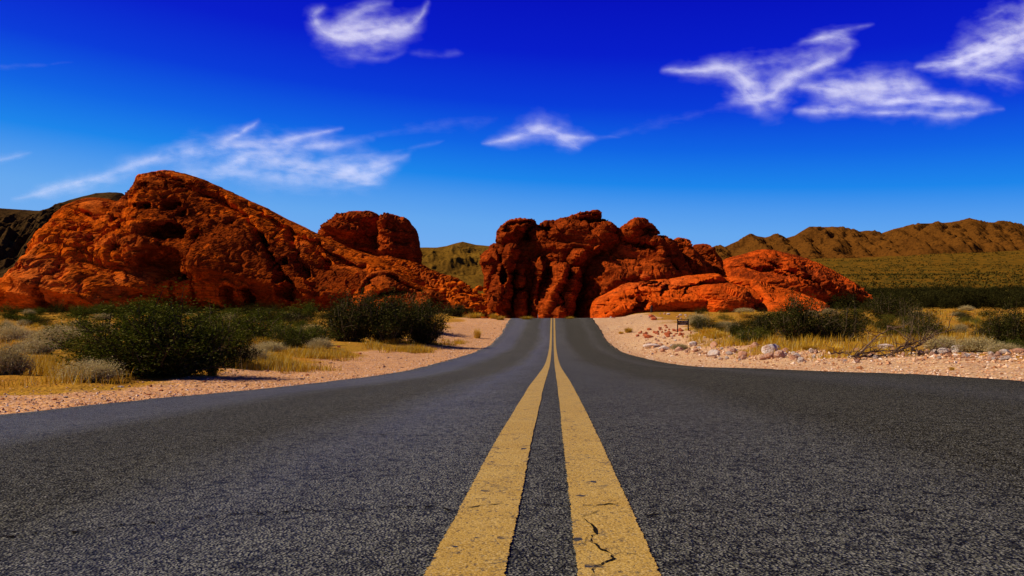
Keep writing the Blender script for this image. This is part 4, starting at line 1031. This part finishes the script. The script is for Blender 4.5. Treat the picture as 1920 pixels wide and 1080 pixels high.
tuft(1785, 694, 14, 9, 'green grass sprig alone on the gravel at right', i=0)
for k in range(95):
    px = rng.uniform(1300, 1960); py = rng.uniform(581, 640)
    s = (py - 540) / 55
    kd = rng.choice(['sparse', 'olive', 'pale', 'tuft', 'sparse', 'sparse'])
    g = 'desert shrubs scattered on the flat right of the road'
    if kd in ('pale', 'tuft'):
        tuft(px, py, rng.uniform(18, 42) * s, rng.uniform(7, 15) * s, 'small pale brittle shrub scattered on the right desert flat' if kd == 'pale' else 'small yellow grass tuft scattered on the right desert flat', g, kd == 'pale', k)
    else:
        shrub(kd, px, py, rng.uniform(20, 44) * s, rng.uniform(9, 18) * s, {'sparse': 'small dark twiggy shrub scattered on the right desert flat', 'olive': 'small olive shrub scattered on the right desert flat'}[kd], g, k, parts=False)
for k in range(250):
    Yk = rng.uniform(130, 310); px = rng.uniform(1570, 2050)
    x = (px - 960) / F * Yk
    z = float(terr(np.array([x]), np.array([Yk]))[0])
    H = rng.uniform(1.8, 3.2)
    shrub('belt', 0, 0, H * rng.uniform(1.4, 2.2) * F / Yk, H * F / Yk, 'dark shrub in the black belt of scrub below the far slope', 'dark belt of scrub right of the red hill', k, parts=False, name='belt_shrub', pos=(x, Yk, z))

# far scrub over the bajada: nobody could count it
rs = np.random.RandomState(77)
nS = 9000
Ys = np.exp(rs.uniform(np.log(190), np.log(1500), nS)); ps = np.where(rs.uniform(size=nS) < 0.82, rs.uniform(1250, 2300, nS), rs.uniform(-400, 250, nS))
Xs = (ps - 960) / F * Ys; Zs = terr(Xs, Ys)
P = np.stack([Xs, Ys, Zs], 1)
k_ = 7
hs = rs.uniform(0.6, 1.5, (nS, 1)) * (1 + Ys[:, None] / 1500)
Pk = np.repeat(P, k_, 0) + rs.normal(size=(nS * k_, 3)) * np.repeat(hs, k_, 0) * np.array([0.5, 0.5, 0.22]) + np.array([0, 0, 1]) * np.repeat(hs, k_, 0) * 0.4
a = rs.normal(size=(nS * k_, 3)); a /= np.linalg.norm(a, axis=1)[:, None]; b = np.cross(a, rs.normal(size=(nS * k_, 3))); b /= np.linalg.norm(b, axis=1)[:, None]
h2 = np.repeat(hs, k_, 0) * 0.62
Vt = np.stack([Pk - b * h2 * .6, Pk + b * h2 * .6, Pk + a * h2], 1).reshape(-1, 3)
o = link('desert_scrub', mesh_np('desert_scrub', Vt, np.arange(len(Vt)).reshape(-1, 3), leaf_mat('far_scrub_leaves', (0.045, 0.034, 0.006), (0.14, 0.085, 0.010), 0.1), smooth=False))
tag(o, 'countless dark dots of scrub over the far olive slope', 'scrub', kind='stuff')

# dry grass cover
rs = np.random.RandomState(88)
def grass_region(n, pxr, pyr, hmin, hmax, cond=None, clump=0.35):
    px = rs.uniform(*pxr, n * 4); py = rs.uniform(*pyr, n * 4)
    out = []
    Yt = np.geomspace(3, 120, 700)
    for a, b in zip(px, py):
        X = (a - 960) / F * Yt; row = HZ - F * terr(X, Yt, False) / Yt
        k = np.nonzero(row <= b)[0]
        if not len(k): continue
        x, y = X[k[0]], Yt[k[0]]
        if abs(x - xc(y)) < HW + 0.7: continue
        v = noise(np.array([[x * 0.45, y * 0.45, 0.5]]), 33)[0]
        if v < rs.uniform(-0.25, 0.3) + (0.5 - clump): continue
        if cond and not cond(a, b): continue
        out.append((x, y, rs.uniform(hmin, hmax)))
        if len(out) >= n: break
    return out
spots = grass_region(700, (-60, 640), (664, 724), 0.10, 0.30, lambda a, b: b < 724 - 0.055 * max(a, 0) + rs.normal() * 4)
spots += grass_region(260, (380, 660), (655, 700), 0.10, 0.26, lambda a, b: b < 738 - 0.085 * a + 6)
spots += grass_region(170, (690, 880), (638, 662), 0.12, 0.30, lambda a, b: a + 3 * (b - 650) < 850)
spots += grass_region(420, (-40, 600), (598, 664), 0.15, 0.4)
spots += grass_region(750, (1290, 1960), (583, 652), 0.12, 0.42)
spots += grass_region(120, (1380, 1700), (648, 672), 0.10, 0.26)
Vg, Fq_, Ft_, n = [], [], [], 0
for (x, y, h) in spots:
    m = 34
    ctr = np.stack([x + rs.normal(size=m) * 0.16, np.full(m, y) + rs.normal(size=m) * 0.16], 1)
    zg = terr(ctr[:, 0], ctr[:, 1])
    az = rs.uniform(0, 6.28, m); L = h * rs.uniform(0.5, 1.15, m); ln = rs.uniform(0.1, 0.75, m)
    root = np.stack([ctr[:, 0], ctr[:, 1], zg - 0.01], 1)
    w = 0.0035 + 0.00028 * y
    sd = np.stack([-np.sin(az), np.cos(az), 0 * az], 1) * w
    tip = root + np.stack([np.cos(az) * ln * L, np.sin(az) * ln * L, L], 1)
    Vg.append(np.stack([root - sd, root + sd, tip], 1).reshape(-1, 3))
Vg = np.concatenate(Vg)
o = link('dry_grass', mesh_np('dry_grass', Vg, np.arange(len(Vg)).reshape(-1, 3), M['grass'], smooth=False))
tag(o, 'yellow dry grass growing in patches along both verges', 'grass', kind='stuff')

# ------------------------------------------------------------------ stones
def stone_mesh(seed, mat, sub=3):
    import bmesh
    rs = np.random.RandomState(seed)
    bm = bmesh.new(); bmesh.ops.create_icosphere(bm, subdivisions=sub, radius=0.5)
    V = np.array([v.co[:] for v in bm.verts])
    # chop with random planes for broken faces, then roughen
    for _ in range(9):
        n = rs.normal(size=3); n /= np.linalg.norm(n); d = rs.uniform(0.27, 0.42)
        k = V @ n - d; V = V - np.where(k > 0, k * 0.88, 0)[:, None] * n
    V = V * (1 + 0.16 * fbm(V * 2.2 + seed, 3, seed)[:, None] + 0.06 * noise(V * 7, seed + 3)[:, None])
    for v, c in zip(bm.verts, V): v.co = c
    me = bpy.data.meshes.new('stone'); bm.to_mesh(me); bm.free(); me.materials.append(mat)
    me.polygons.foreach_set('use_smooth', np.full(len(me.polygons), False)); me.update()
    return me
ST = {'pink': [stone_mesh(200 + i, M['pinkstone']) for i in range(5)], 'white': [stone_mesh(210 + i, M['whitestone']) for i in range(4)], 'red': [stone_mesh(220 + i, M['redstone']) for i in range(4)], 'rubble': [stone_mesh(230 + i, M['rock_lit']) for i in range(5)]}
def stone(kind, px, py, wpx, hpx, label, group=None, i=0, cat='stone', name='stone', pos=None):
    x, y, z = pos or at(px, py)
    W, H = wpx / F * y * 1.12, hpx / F * y * 1.15
    o = link(name, ST[kind][i % len(ST[kind])], None, (x, y, z + 0.25 * H), (rng.uniform(-.2, .2), rng.uniform(-.2, .2), rng.uniform(0, 6.28)), (W, W * rng.uniform(0.7, 1.0), H))
    return tag(o, label, cat, group)
bould = [('white', 1447, 664, 32, 24, 'biggest white angular boulder with a rusty foot, left part of the rubble bank'),
         ('pink', 1463, 673, 20, 18, 'pink boulder with a dark right side just below the biggest white one'),
         ('pink', 1391, 672, 17, 18, 'upright pink stone at the gravel edge left of the white boulder'),
         ('white', 1664, 658, 32, 15, 'white boulder half hidden behind the dead branches'),
         ('white', 1803, 660, 48, 17, 'long flat white boulder right of the dead branches'),
         ('white', 1876, 660, 40, 16, 'grey-white boulder, middle of the three at the right end'),
         ('white', 1884, 664, 22, 11, 'white stone leaning on the grey-white boulder'),
         ('pink', 1910, 662, 34, 14, 'pinkish boulder cut by the right picture edge'),
         ('white', 1890, 674, 26, 8, 'flat white slab stone low on the gravel at right'),
         ('white', 1223, 652, 30, 9, 'flat grey-white stone at the left tip of the rubble below the sign'),
         ('white', 1245, 656, 24, 9, 'low white stone right of the flat grey-white one'),
         ('red', 1216, 634, 18, 8, 'rust brown stone alone left of the rubble, below the red pebbles'),
         ('red', 1222, 595, 12, 7, 'upper of two orange stones under the dark wooden post'),
         ('red', 1226, 600, 11, 7, 'lower of two orange stones under the dark wooden post'),
         ('white', 1340, 668, 22, 13, 'rounded white stone at the rubble edge between sign and boulder'),
         ('white', 1523, 664, 12, 10, 'small chalk white stone right of the biggest boulder'),
         ('white', 1760, 676, 10, 7, 'little white stone at the gravel edge by the dead branches')]
for i, (kd, px, py, w, h, lb) in enumerate(bould): stone(kd, px, py, w * 1.05, h * 1.05, lb, None, i, 'boulder', 'boulder')
g = 'pale stones of the rubble bank right of the road'
def bank_row(px): return np.interp(px, [1215, 1290, 1340, 1400, 1470, 1560, 1700, 1800, 1930], [650, 655, 662, 665, 668, 670, 668, 668, 672])
for k in range(178):
    px = rng.uniform(1215, 1935); c = bank_row(px)
    py = c + rng.gauss(0, 8) * (1.0 if px < 1650 else 0.6)
    if py > c + 14: continue
    s = rng.choice([0.4, 0.5, 0.6, 0.75, 0.95, 1.4])
    kd = rng.choice(['pink', 'pink', 'white'])
    stone(kd, px, py, rng.uniform(7, 15) * s, rng.uniform(6, 11) * s, {'pink': 'pinkish stone of the rubble bank along the right verge', 'white': 'whitish stone of the rubble bank along the right verge'}[kd], g, k)
for k in range(46):
    px = rng.gauss(1245, 30); py = rng.gauss(624, 5) + (px - 1245) * 0.06
    if px < 1185 or py < 612: continue
    stone('red', px, py, rng.uniform(4, 10), rng.uniform(3, 6), 'small red stone in the heap left below the wooden sign', 'red stones heaped by the sign', k)
for k in range(28):
    px = rng.uniform(1110, 1300); py = np.interp(px, [1110, 1200, 1300], [594, 590, 592]) + rng.uniform(-3, 8)
    if px < 1180 and py > 597: continue
    stone(rng.choice(['pink', 'white']), px, py, rng.uniform(3, 7), rng.uniform(2, 4), 'small pale stone on the sand bank around the wooden post', 'pale stones on the crest bank', k)
for k in range(24):
    px = rng.uniform(1230, 1400); py = rng.uniform(632, 655)
    stone(rng.choice(['pink', 'white']), px, py, rng.uniform(4, 10), rng.uniform(3, 6), 'pale stone strewn on the ground between sign and gravel shoulder', 'pale stones strewn below the sign', k)
for k in range(26):
    px = rng.uniform(0, 620); e0 = np.interp(px, [0, 420, 640], [772, 733, 708])
    py = e0 - rng.uniform(3, 30)
    stone(rng.choice(['pink', 'pink', 'red', 'white']), px, py, rng.uniform(4, 12), rng.uniform(2, 5), 'small stone on the pink gravel shoulder left of the road', 'stones on the left gravel shoulder', k)
for k, (px, py) in enumerate([(636, 652), (675, 664), (660, 672), (632, 676), (720, 688), (728, 672), (600, 682), (752, 672)]):
    stone(rng.choice(['red', 'pink']), px, py, rng.uniform(5, 9), rng.uniform(3, 5), 'dark pebble on the bare pink slope below the thicket', 'pebbles on the pink slope', k)
for k in range(70):
    px = rng.uniform(740, 925); ry = np.interp(px, [740, 800, 860, 900, 965], [575, 560, 555, 565, 590])
    py = ry + rng.uniform(-28, 24)
    Yk = 122 - (py - 530) * 0.25 + rng.uniform(-3, 3)
    x, z = to_w(px, py, Yk)
    stone('rubble', 0, 0, rng.uniform(5, 17), rng.uniform(4, 11), 'red boulder of the jumbled rubble slope in the gap', 'red boulders on the rubble slope', k, 'boulder', 'boulder', pos=(x, Yk - 6, z - 0.6))

# gravel: loose chips on both shoulders
rs = np.random.RandomState(99)
n = 9000
side = rs.uniform(size=n) < 0.55
Yg = np.exp(rs.uniform(np.log(4.0), np.log(60), n))
off = np.where(side, rs.exponential(1.6, n), rs.exponential(1.1, n)) - 0.10
Xg = xc(Yg) + np.where(side, 1, -1) * (HW + off)
bk = np.array([at(p_, float(bank_row(p_)) + q_)[:2] for p_, q_ in zip(rs.uniform(1205, 1960, 1600), rs.normal(0, 8, 1600))])
Xg = np.concatenate([Xg, bk[:, 0]]); Yg = np.concatenate([Yg, bk[:, 1]]); n = len(Xg); Zg = terr(Xg, Yg)
r_ = (0.007 + 0.022 * rs.beta(1, 4, n)) * (0.8 + Yg / 26) * np.where(np.arange(n) >= 9000, 2.2, 1)
octv = np.array([[1, 0, 0], [-1, 0, 0], [0, 1, 0], [0, -1, 0], [0, 0, 1], [0, 0, -1]], float)
of = np.array([[0, 2, 4], [2, 1, 4], [1, 3, 4], [3, 0, 4], [2, 0, 5], [1, 2, 5], [3, 1, 5], [0, 3, 5]])
VV = octv[None] * rs.uniform(0.55, 1.25, (n, 6, 1)) + rs.normal(size=(n, 6, 3)) * 0.18
VV[..., 2] *= 0.7
th = rs.uniform(0, 6.28, n); c_, s_ = np.cos(th)[:, None], np.sin(th)[:, None]
VV[..., 0], VV[..., 1] = VV[..., 0] * c_ - VV[..., 1] * s_, VV[..., 0] * s_ + VV[..., 1] * c_
VV = VV * r_[:, None, None] + np.stack([Xg, Yg, Zg + 0.25 * r_], 1)[:, None]
FF = (of[None] + 6 * np.arange(n)[:, None, None]).reshape(-1, 3)
tg = NT('gravel_chips'); gg = tg.n('NewGeometry')
colg = tg.ramp(gg.outputs['Random Per Island'], [(0.0, (0.32, 0.12, 0.04)), (0.35, (0.62, 0.29, 0.12)), (0.75, (0.70, 0.42, 0.21)), (1.0, (0.84, 0.64, 0.44))])
M['chips'] = tg.bsdf(colg, 0.95, None, 0.1)
o = link('gravel', mesh_np('gravel', VV.reshape(-1, 3), FF, M['chips'], smooth=False))
tag(o, 'pinkish gravel chips strewn over both road shoulders', 'gravel', kind='stuff')

# ------------------------------------------------------------------ dead branches
def dead_pile():
    x0, y0, z0 = at(1672, 671)
    root = link('dead_branches', None, None, (x0, y0, z0))
    tag(root, 'pile of bare brown dead branches lying on the rubble bank at right', 'dead branches')
    u = y0 / F
    rs = np.random.RandomState(17)
    def P(px, py, dy=0.0): return np.array([(px - 1672) * u, dy, (671 - py) * u])
    main = [[(1598, 672), (1640, 668), (1690, 666), (1730, 662)], [(1600, 674), (1650, 673), (1700, 671)], [(1602, 668), (1640, 640), (1662, 622), (1672, 612)], [(1660, 668), (1695, 652), (1735, 636), (1772, 618)],
            [(1690, 662), (1715, 646), (1744, 634)], [(1600, 664), (1650, 660), (1710, 655)], [(1668, 668), (1690, 640), (1704, 622)], [(1560, 666), (1590, 664), (1610, 672)], [(1740, 672), (1765, 660), (1790, 652)], [(1712, 658), (1740, 662), (1755, 668)]]
    for i, pl in enumerate(main):
        pts = np.array([P(a, b, rs.uniform(-.25, .25)) for a, b in pl])
        tt = np.linspace(0, len(pts) - 1, 14)
        q = np.stack([np.interp(tt, np.arange(len(pts)), pts[:, k]) for k in range(3)], 1) + rs.normal(size=(14, 3)) * 0.014
        q[:, 2] = np.maximum(q[:, 2], 0.012)
        prt = [tube(q, 0.020 if i < 6 else 0.015, 0.006, 5)]
        for _ in range(9):
            k = rs.randint(2, 13); dv = np.array([rs.normal() * 0.22 + 0.1, rs.normal() * 0.18, abs(rs.normal()) * 0.16 + 0.02])
            qq = q[k] + dv * np.linspace(0, 1, 5)[:, None] + rs.normal(size=(5, 3)) * 0.014
            prt.append(tube(qq, 0.010, 0.004, 4))
        link('branch', mesh_np('branch', *join(prt), M['dead'], smooth=True), root)
dead_pile()

# ------------------------------------------------------------------ wooden sign and posts
import bmesh
def box_bm(bm, x0, x1, y0, y1, z0, z1, bev=0.0):
    r = bmesh.ops.create_cube(bm, size=1.0)
    for v in r['verts']:
        v.co.x = x0 + (v.co.x + .5) * (x1 - x0); v.co.y = y0 + (v.co.y + .5) * (y1 - y0); v.co.z = z0 + (v.co.z + .5) * (z1 - z0)
    if bev:
        es = list({e for v in r['verts'] for e in v.link_edges})
        bmesh.ops.bevel(bm, geom=es, offset=bev, segments=2, affect='EDGES')
def bm_obj(name, bm, mat, parent):
    me = bpy.data.meshes.new(name); bm.to_mesh(me); bm.free(); me.materials.append(mat)
    return link(name, me, parent)
sx, sy, sz = at(1280.5, 621)
u = sy / F
sign = link('wooden_sign', None, None, (sx, sy, sz)); sign.rotation_euler = (0, 0, 0.06)
tag(sign, 'small dark wooden two-post sign with two lines of pale lettering, right of the road', 'sign')
w, h = 20.5 * u, 23.5 * u
for s in (-1, 1):
    bm = bmesh.new(); box_bm(bm, s * w / 2 - 0.03, s * w / 2 + 0.03, -0.03, 0.03, -0.15, h, 0.006); bm_obj('post', bm, M['signwood'], sign)
bm = bmesh.new(); box_bm(bm, -w / 2 + 0.032, w / 2 - 0.032, -0.025, 0.025, h - 0.045, h - 0.004, 0.006); bm_obj('top_rail', bm, M['signwood'], sign)
pt, pb = h - 3.2 * u, h - 11.2 * u; pm = (pt + pb) / 2
pan = None
for a, b in ((pm + 0.003, pt), (pb, pm - 0.003)):
    bm = bmesh.new(); box_bm(bm, -w / 2 + 0.032, w / 2 - 0.032, -0.022, 0.018, a, b, 0.006); pan = bm_obj('sign_board', bm, M['signwood'], sign)
    # routed lettering, too small in the photo to be read: short upright and level strokes
    bm = bmesh.new(); rs = np.random.RandomState(3 if a > pm else 4)
    words = ((-0.43, -0.27), (-0.19, -0.02), (0.08, 0.42)) if a > pm else ((-0.27, 0.03), (0.06, 0.27))
    zc0 = (a + b) / 2; lh = 1.5 * u
    for (p, q) in words:
        nL = max(2, int((q - p) / 0.065))
        for k in range(nL):
            lx = (p + (k + .5) * (q - p) / nL) * (w - 0.07); hw = 0.36 * (q - p) / nL * w
            box_bm(bm, lx - hw, lx - hw + 0.010, -0.027, -0.021, zc0 - lh / 2, zc0 + lh / 2)
            if rs.uniform() < .7: box_bm(bm, lx - hw + 0.011, lx + hw, -0.027, -0.021, zc0 + lh / 2 - 0.009, zc0 + lh / 2)
            if rs.uniform() < .6: box_bm(bm, lx - hw + 0.011, lx + hw, -0.027, -0.021, zc0 - lh / 2, zc0 - lh / 2 + 0.009)
            if rs.uniform() < .5: box_bm(bm, lx + hw + 0.001, lx + hw + 0.010, -0.027, -0.021, zc0 - lh / 2, zc0 + lh / 2)
    bm_obj('lettering', bm, M['letter'], pan)
px_, py_, pz_ = at(1221.5, 587)
u = py_ / F
bm = bmesh.new(); box_bm(bm, -1.6 * u, 1.6 * u, -1.6 * u, 1.6 * u, -0.3, 14.5 * u, 0.03)
for v in bm.verts:
    if v.co.z > 14 * u: v.co.z -= 0.5 * (v.co.x + 1.6 * u)      # weathered, slanted top
me = bpy.data.meshes.new('wooden_post'); bm.to_mesh(me); bm.free(); me.materials.append(M['postwood'])
tag(link('wooden_post', me, None, (px_, py_, pz_), (0.02, 0.03, 0.3)), 'short dark wooden post standing on the sand bank before the orange slab', 'post')
Yp = 74.0; xp, zp = to_w(1008.5, 601, Yp); u = Yp / F
bm = bmesh.new(); box_bm(bm, -0.035, 0.035, -0.02, 0.02, 0, 11 * u + 0.3, 0.01)
for v in bm.verts:
    if v.co.z > 10 * u: v.co.x *= 0.7
me = bpy.data.meshes.new('marker_post'); bm.to_mesh(me); bm.free(); me.materials.append(M['palewood'])
tag(link('marker_post', me, None, (xp, Yp, zp - 0.3)), 'thin pale marker post behind the road crest left of the yellow lines', 'post')

# ------------------------------------------------------------------ cirrus clouds: a sheet of ice fibres 2500 m up
ALT = 2500.0
tcl = NT('cirrus'); 
den = tcl.attr('wisp')
tb, df, tl_, mx1, mx2 = tcl.n('BsdfTransparent'), tcl.n('BsdfDiffuse'), tcl.n('BsdfTranslucent'), tcl.n('MixShader'), tcl.n('MixShader')
df.inputs[0].default_value = (0.92, 0.95, 1, 1); tl_.inputs[0].default_value = (0.95, 0.97, 1, 1)
mx1.inputs[0].default_value = 0.95
tcl.l(df.outputs[0], mx1.inputs[1]); tcl.l(tl_.outputs[0], mx1.inputs[2])
tcl.l(den, mx2.inputs[0]); tcl.l(tb.outputs[0], mx2.inputs[1]); tcl.l(mx1.outputs[0], mx2.inputs[2]); tcl.l(mx2.outputs[0], tcl.out.inputs[0])
M['cirrus'] = tcl.m

def cloud(label, strokes, seed, step=1.7, gain=0.95):
    allp = np.array([q for s in strokes for q in s[0]]); wm = max(max(s[1]) for s in strokes)
    x0, x1 = allp[:, 0].min() - 4.4 * wm, allp[:, 0].max() + 4.4 * wm
    y0, y1 = allp[:, 1].min() - 4.4 * wm, min(allp[:, 1].max() + 4.4 * wm, 480)
    XX, YY = np.meshgrid(np.arange(x0, x1, step), np.arange(y0, y1, step))
    P = np.stack([XX.ravel(), YY.ravel()], 1)
    n1 = fbm(p3(P[:, 0] / 60, P[:, 1] / 30), 3, seed); n2 = fbm(p3(P[:, 0] / 60, P[:, 1] / 30, 4.2), 3, seed + 2)
    Pw = P + np.stack([10 * n1, 6 * n2], 1)
    mw = np.zeros(len(P)); m_ = np.zeros(len(P)); fb = np.zeros(len(P)); fw = np.full(len(P), 1e-6)
    for si, (pts, ws, I) in enumerate(strokes):
        pts = np.array(pts, float); ws = list(ws) if len(ws) == len(pts) else list(np.interp(np.linspace(0, 1, len(pts)), np.linspace(0, 1, len(ws)), ws))
        tt = np.linspace(0, len(pts) - 1, 8 * (len(pts) - 1) + 1)
        fx, fy = herm(np.arange(len(pts)), pts[:, 0]), herm(np.arange(len(pts)), pts[:, 1])
        Q = np.stack([fx(tt), fy(tt)], 1); wq = np.interp(tt, np.arange(len(pts)), ws)
        al = np.concatenate([[0], np.cumsum(np.linalg.norm(np.diff(Q, axis=0), axis=1))])
        bd = np.full(len(P), 1e9); tl = np.zeros(len(P)); sg = np.zeros(len(P)); wl = np.ones(len(P))
        for k in range(len(Q) - 1):
            ds, _, t = seg_dist(Pw, Q[k], Q[k + 1]); dv = Q[k + 1] - Q[k]; dv = dv / (np.linalg.norm(dv) + 1e-9)
            m = ds < bd; bd[m] = ds[m]; tl[m] = (al[k] + t * (al[k + 1] - al[k]))[m]
            sg[m] = (dv[0] * (Pw[:, 1] - Q[k, 1]) - dv[1] * (Pw[:, 0] - Q[k, 0]))[m]; wl[m] = (wq[k] + t * (wq[k + 1] - wq[k]))[m]
        end = np.minimum(1, np.minimum(tl + 4, al[-1] - tl + 4) / (0.22 * al[-1]))
        fall = np.exp(-np.abs(bd / (0.80 * wl)) ** 1.2) * (0.35 + 0.65 * np.clip(end, 0, 1))
        fib = 0.65 * fbm(p3(tl / 75, sg / 6.5, si * 3.3), 4, seed + 11, 0.6) + 0.35 * fbm(p3(tl / 30, sg / 2.6, si * 1.3), 3, seed + 15, 0.6)
        mw = 1 - (1 - mw) * (1 - np.clip(I * np.exp(-np.abs(bd / (2.2 * wl)) ** 1.4) * np.clip(end, 0, 1), 0, 1)); m_ = 1 - (1 - m_) * (1 - np.clip(I * fall, 0, 1)); fb += fall * fib; fw += fall
    fb = fb / fw
    pat = fbm(p3(P[:, 0] / 34, P[:, 1] / 15, 0.7), 4, seed + 31, 0.6); fine_ = fbm(p3((P[:, 0] + 0.8 * P[:, 1]) / 14, (P[:, 1] - 0.12 * P[:, 0]) / 3.2, 0.2), 3, seed + 35, 0.6)
    nn = 0.58 * fb + 0.62 * pat + 0.20 * fine_
    a = m_ * np.clip(0.62 + 1.15 * nn, 0.02, 1.6) + mw * np.clip(0.05 + 0.26 * nn, 0.012, 0.5)
    a = 0.95 * (1 - np.exp(-1.9 * gain * a ** 1.25))
    def soft(f, r):
        ker = np.exp(-(np.arange(-2 * r, 2 * r + 1) / r) ** 2); ker /= ker.sum()
        f = np.apply_along_axis(lambda c: np.convolve(c, ker, 'same')[:len(c)] if len(c) >= len(ker) else c, 0, f)
        return np.apply_along_axis(lambda c: np.convolve(c, ker, 'same')[:len(c)] if len(c) >= len(ker) else c, 1, f)
    ag = a.reshape(XX.shape)
    wide = soft(ag, 11).ravel() * np.clip(0.55 + 0.9 * pat, 0.1, 1.3)
    a = 1 - (1 - np.clip(0.46 * a + 0.50 * soft(ag, 3).ravel(), 0, 0.96)) * (1 - 0.34 * np.clip(wide, 0, 1))
    a = np.clip(a - 0.012, 0, 1)
    Yw = ALT * F / (HZ - P[:, 1]); Xw = (P[:, 0] - 960) / F * Yw
    Zw = ALT + 60 * noise(p3(Xw / 1500, Yw / 1500), seed + 20)
    g4 = grid_faces(*XX.shape); keep = (a[g4] > 0.0).any(1); g4 = g4[keep]
    used, inv = np.unique(g4, return_inverse=True)
    me = mesh_np('cirrus_cloud', np.stack([Xw, Yw, Zw], 1)[used], inv.reshape(-1, 4), M['cirrus'], attrs={'wisp': a[used]})
    return tag(link('cirrus_cloud', me), label, 'cloud')

cloud('bright boat-shaped wispy cloud, the highest one left of the middle', [
    ([(592, 36), (600, 56), (640, 68), (700, 63), (755, 52), (788, 32), (803, 8)], (6, 12, 15, 15, 12, 6, 3), 1.0), ([(615, 55), (680, 56), (770, 52)], (12, 17, 10), 0.9),
    ([(598, 52), (590, 30), (606, 14)], (8, 8, 4), 0.45), ([(635, 42), (680, 18), (730, 8)], (8, 9, 5), 0.35)], 301)
cloud('faint thread of cloud hanging under the boat-shaped one', [([(645, 88), (658, 103), (720, 108), (760, 95)], (5, 8, 6, 4), 0.18), ([(770, 98), (820, 100), (875, 95)], (5, 6, 3), 0.13)], 305)
cloud('longest streaked cloud, sweeping over the dome summit to the right', [
    ([(20, 374), (120, 351), (200, 331), (270, 306), (300, 290)], (4, 9, 12, 10, 5), 0.5), ([(250, 306), (360, 286), (450, 271), (540, 273), (620, 270), (700, 260)], (8, 17, 17, 12, 8, 5), 0.46),
    ([(422, 264), (450, 246), (485, 220)], (8, 6, 2.5), 0.6), ([(515, 264), (580, 251), (640, 235)], (8, 6, 3), 0.5),
    ([(390, 322), (480, 296), (560, 311), (640, 320), (710, 312), (762, 294)], (10, 17, 20, 22, 18, 6), 0.55), ([(630, 330), (690, 331), (730, 318)], (8, 13, 8), 0.5),
    ([(280, 335), (420, 322), (520, 335), (620, 340)], (14, 20, 18, 10), 0.24), ([(740, 284), (790, 274), (835, 264)], (5, 5, 3), 0.12)], 311)
cloud('small ragged cloud alone above the central outcrop', [([(903, 269), (960, 257), (1010, 238), (1060, 254), (1110, 257)], (3, 9, 12, 12, 5), 0.75), ([(1050, 260), (1070, 270), (1085, 280)], (8, 8, 4), 0.45), ([(1100, 256), (1160, 252)], (5, 3), 0.1)], 321)
cloud('Y-shaped wispy cloud with a solid white foot, right of the middle', [
    ([(1243, 132), (1300, 133), (1360, 130), (1392, 150), (1412, 182), (1420, 204)], (3, 7, 10, 17, 22, 10), 0.95), ([(1372, 192), (1440, 182), (1468, 152), (1520, 131), (1570, 112), (1592, 98)], (8, 20, 14, 9, 9, 4), 0.85),
    ([(1505, 84), (1555, 73), (1600, 84)], (5, 13, 7), 0.62), ([(1560, 64), (1640, 44)], (6, 3), 0.22), ([(1190, 232), (1290, 218), (1380, 206)], (8, 11, 8), 0.06), ([(1350, 130), (1450, 118), (1560, 95)], (8, 14, 10), 0.2)], 331)
cloud('broad white double-banked cloud under the corner cloud at right', [
    ([(1502, 164), (1560, 172), (1640, 166), (1700, 160), (1742, 164)], (5, 14, 16, 13, 6), 1.0), ([(1600, 184), (1720, 188), (1850, 200)], (10, 13, 7), 0.85), ([(1488, 208), (1540, 206), (1605, 200)], (4, 9, 7), 0.7), ([(1600, 210), (1700, 216), (1780, 222), (1880, 204)], (5, 5, 7, 3), 0.6)], 341)
cloud('thickest white cloud running into the top right corner', [
    ([(1722, 122), (1790, 116), (1850, 88), (1920, 60), (2010, 25)], (5, 15, 24, 30, 32), 1.1), ([(1780, 138), (1850, 146), (1915, 162)], (6, 9, 9), 0.4), ([(1820, 140), (1870, 110), (1940, 90)], (8, 14, 14), 0.7), ([(1840, 36), (1880, 22)], (4, 3), 0.2)], 351)
cloud('short faint cloud streak at the left edge above the dark ridge', [([(-60, 318), (0, 300), (30, 292), (62, 283)], (8, 6, 5, 2.5), 0.28)], 361)
cloud('barely visible high streak at the left edge, upper sky', [([(-60, 132), (0, 129), (70, 124), (140, 117)], (8, 8, 7, 3), 0.07)], 365)
cloud('thin veil of cloud in the middle of the sky, left of the small ragged cloud', [([(640, 262), (760, 244), (880, 232), (960, 218)], (8, 14, 14, 6), 0.07)], 371)
cloud('thin veil of cloud right of the small ragged cloud, below the Y-shaped one', [([(1120, 262), (1200, 240), (1290, 228)], (8, 12, 6), 0.06)], 373)
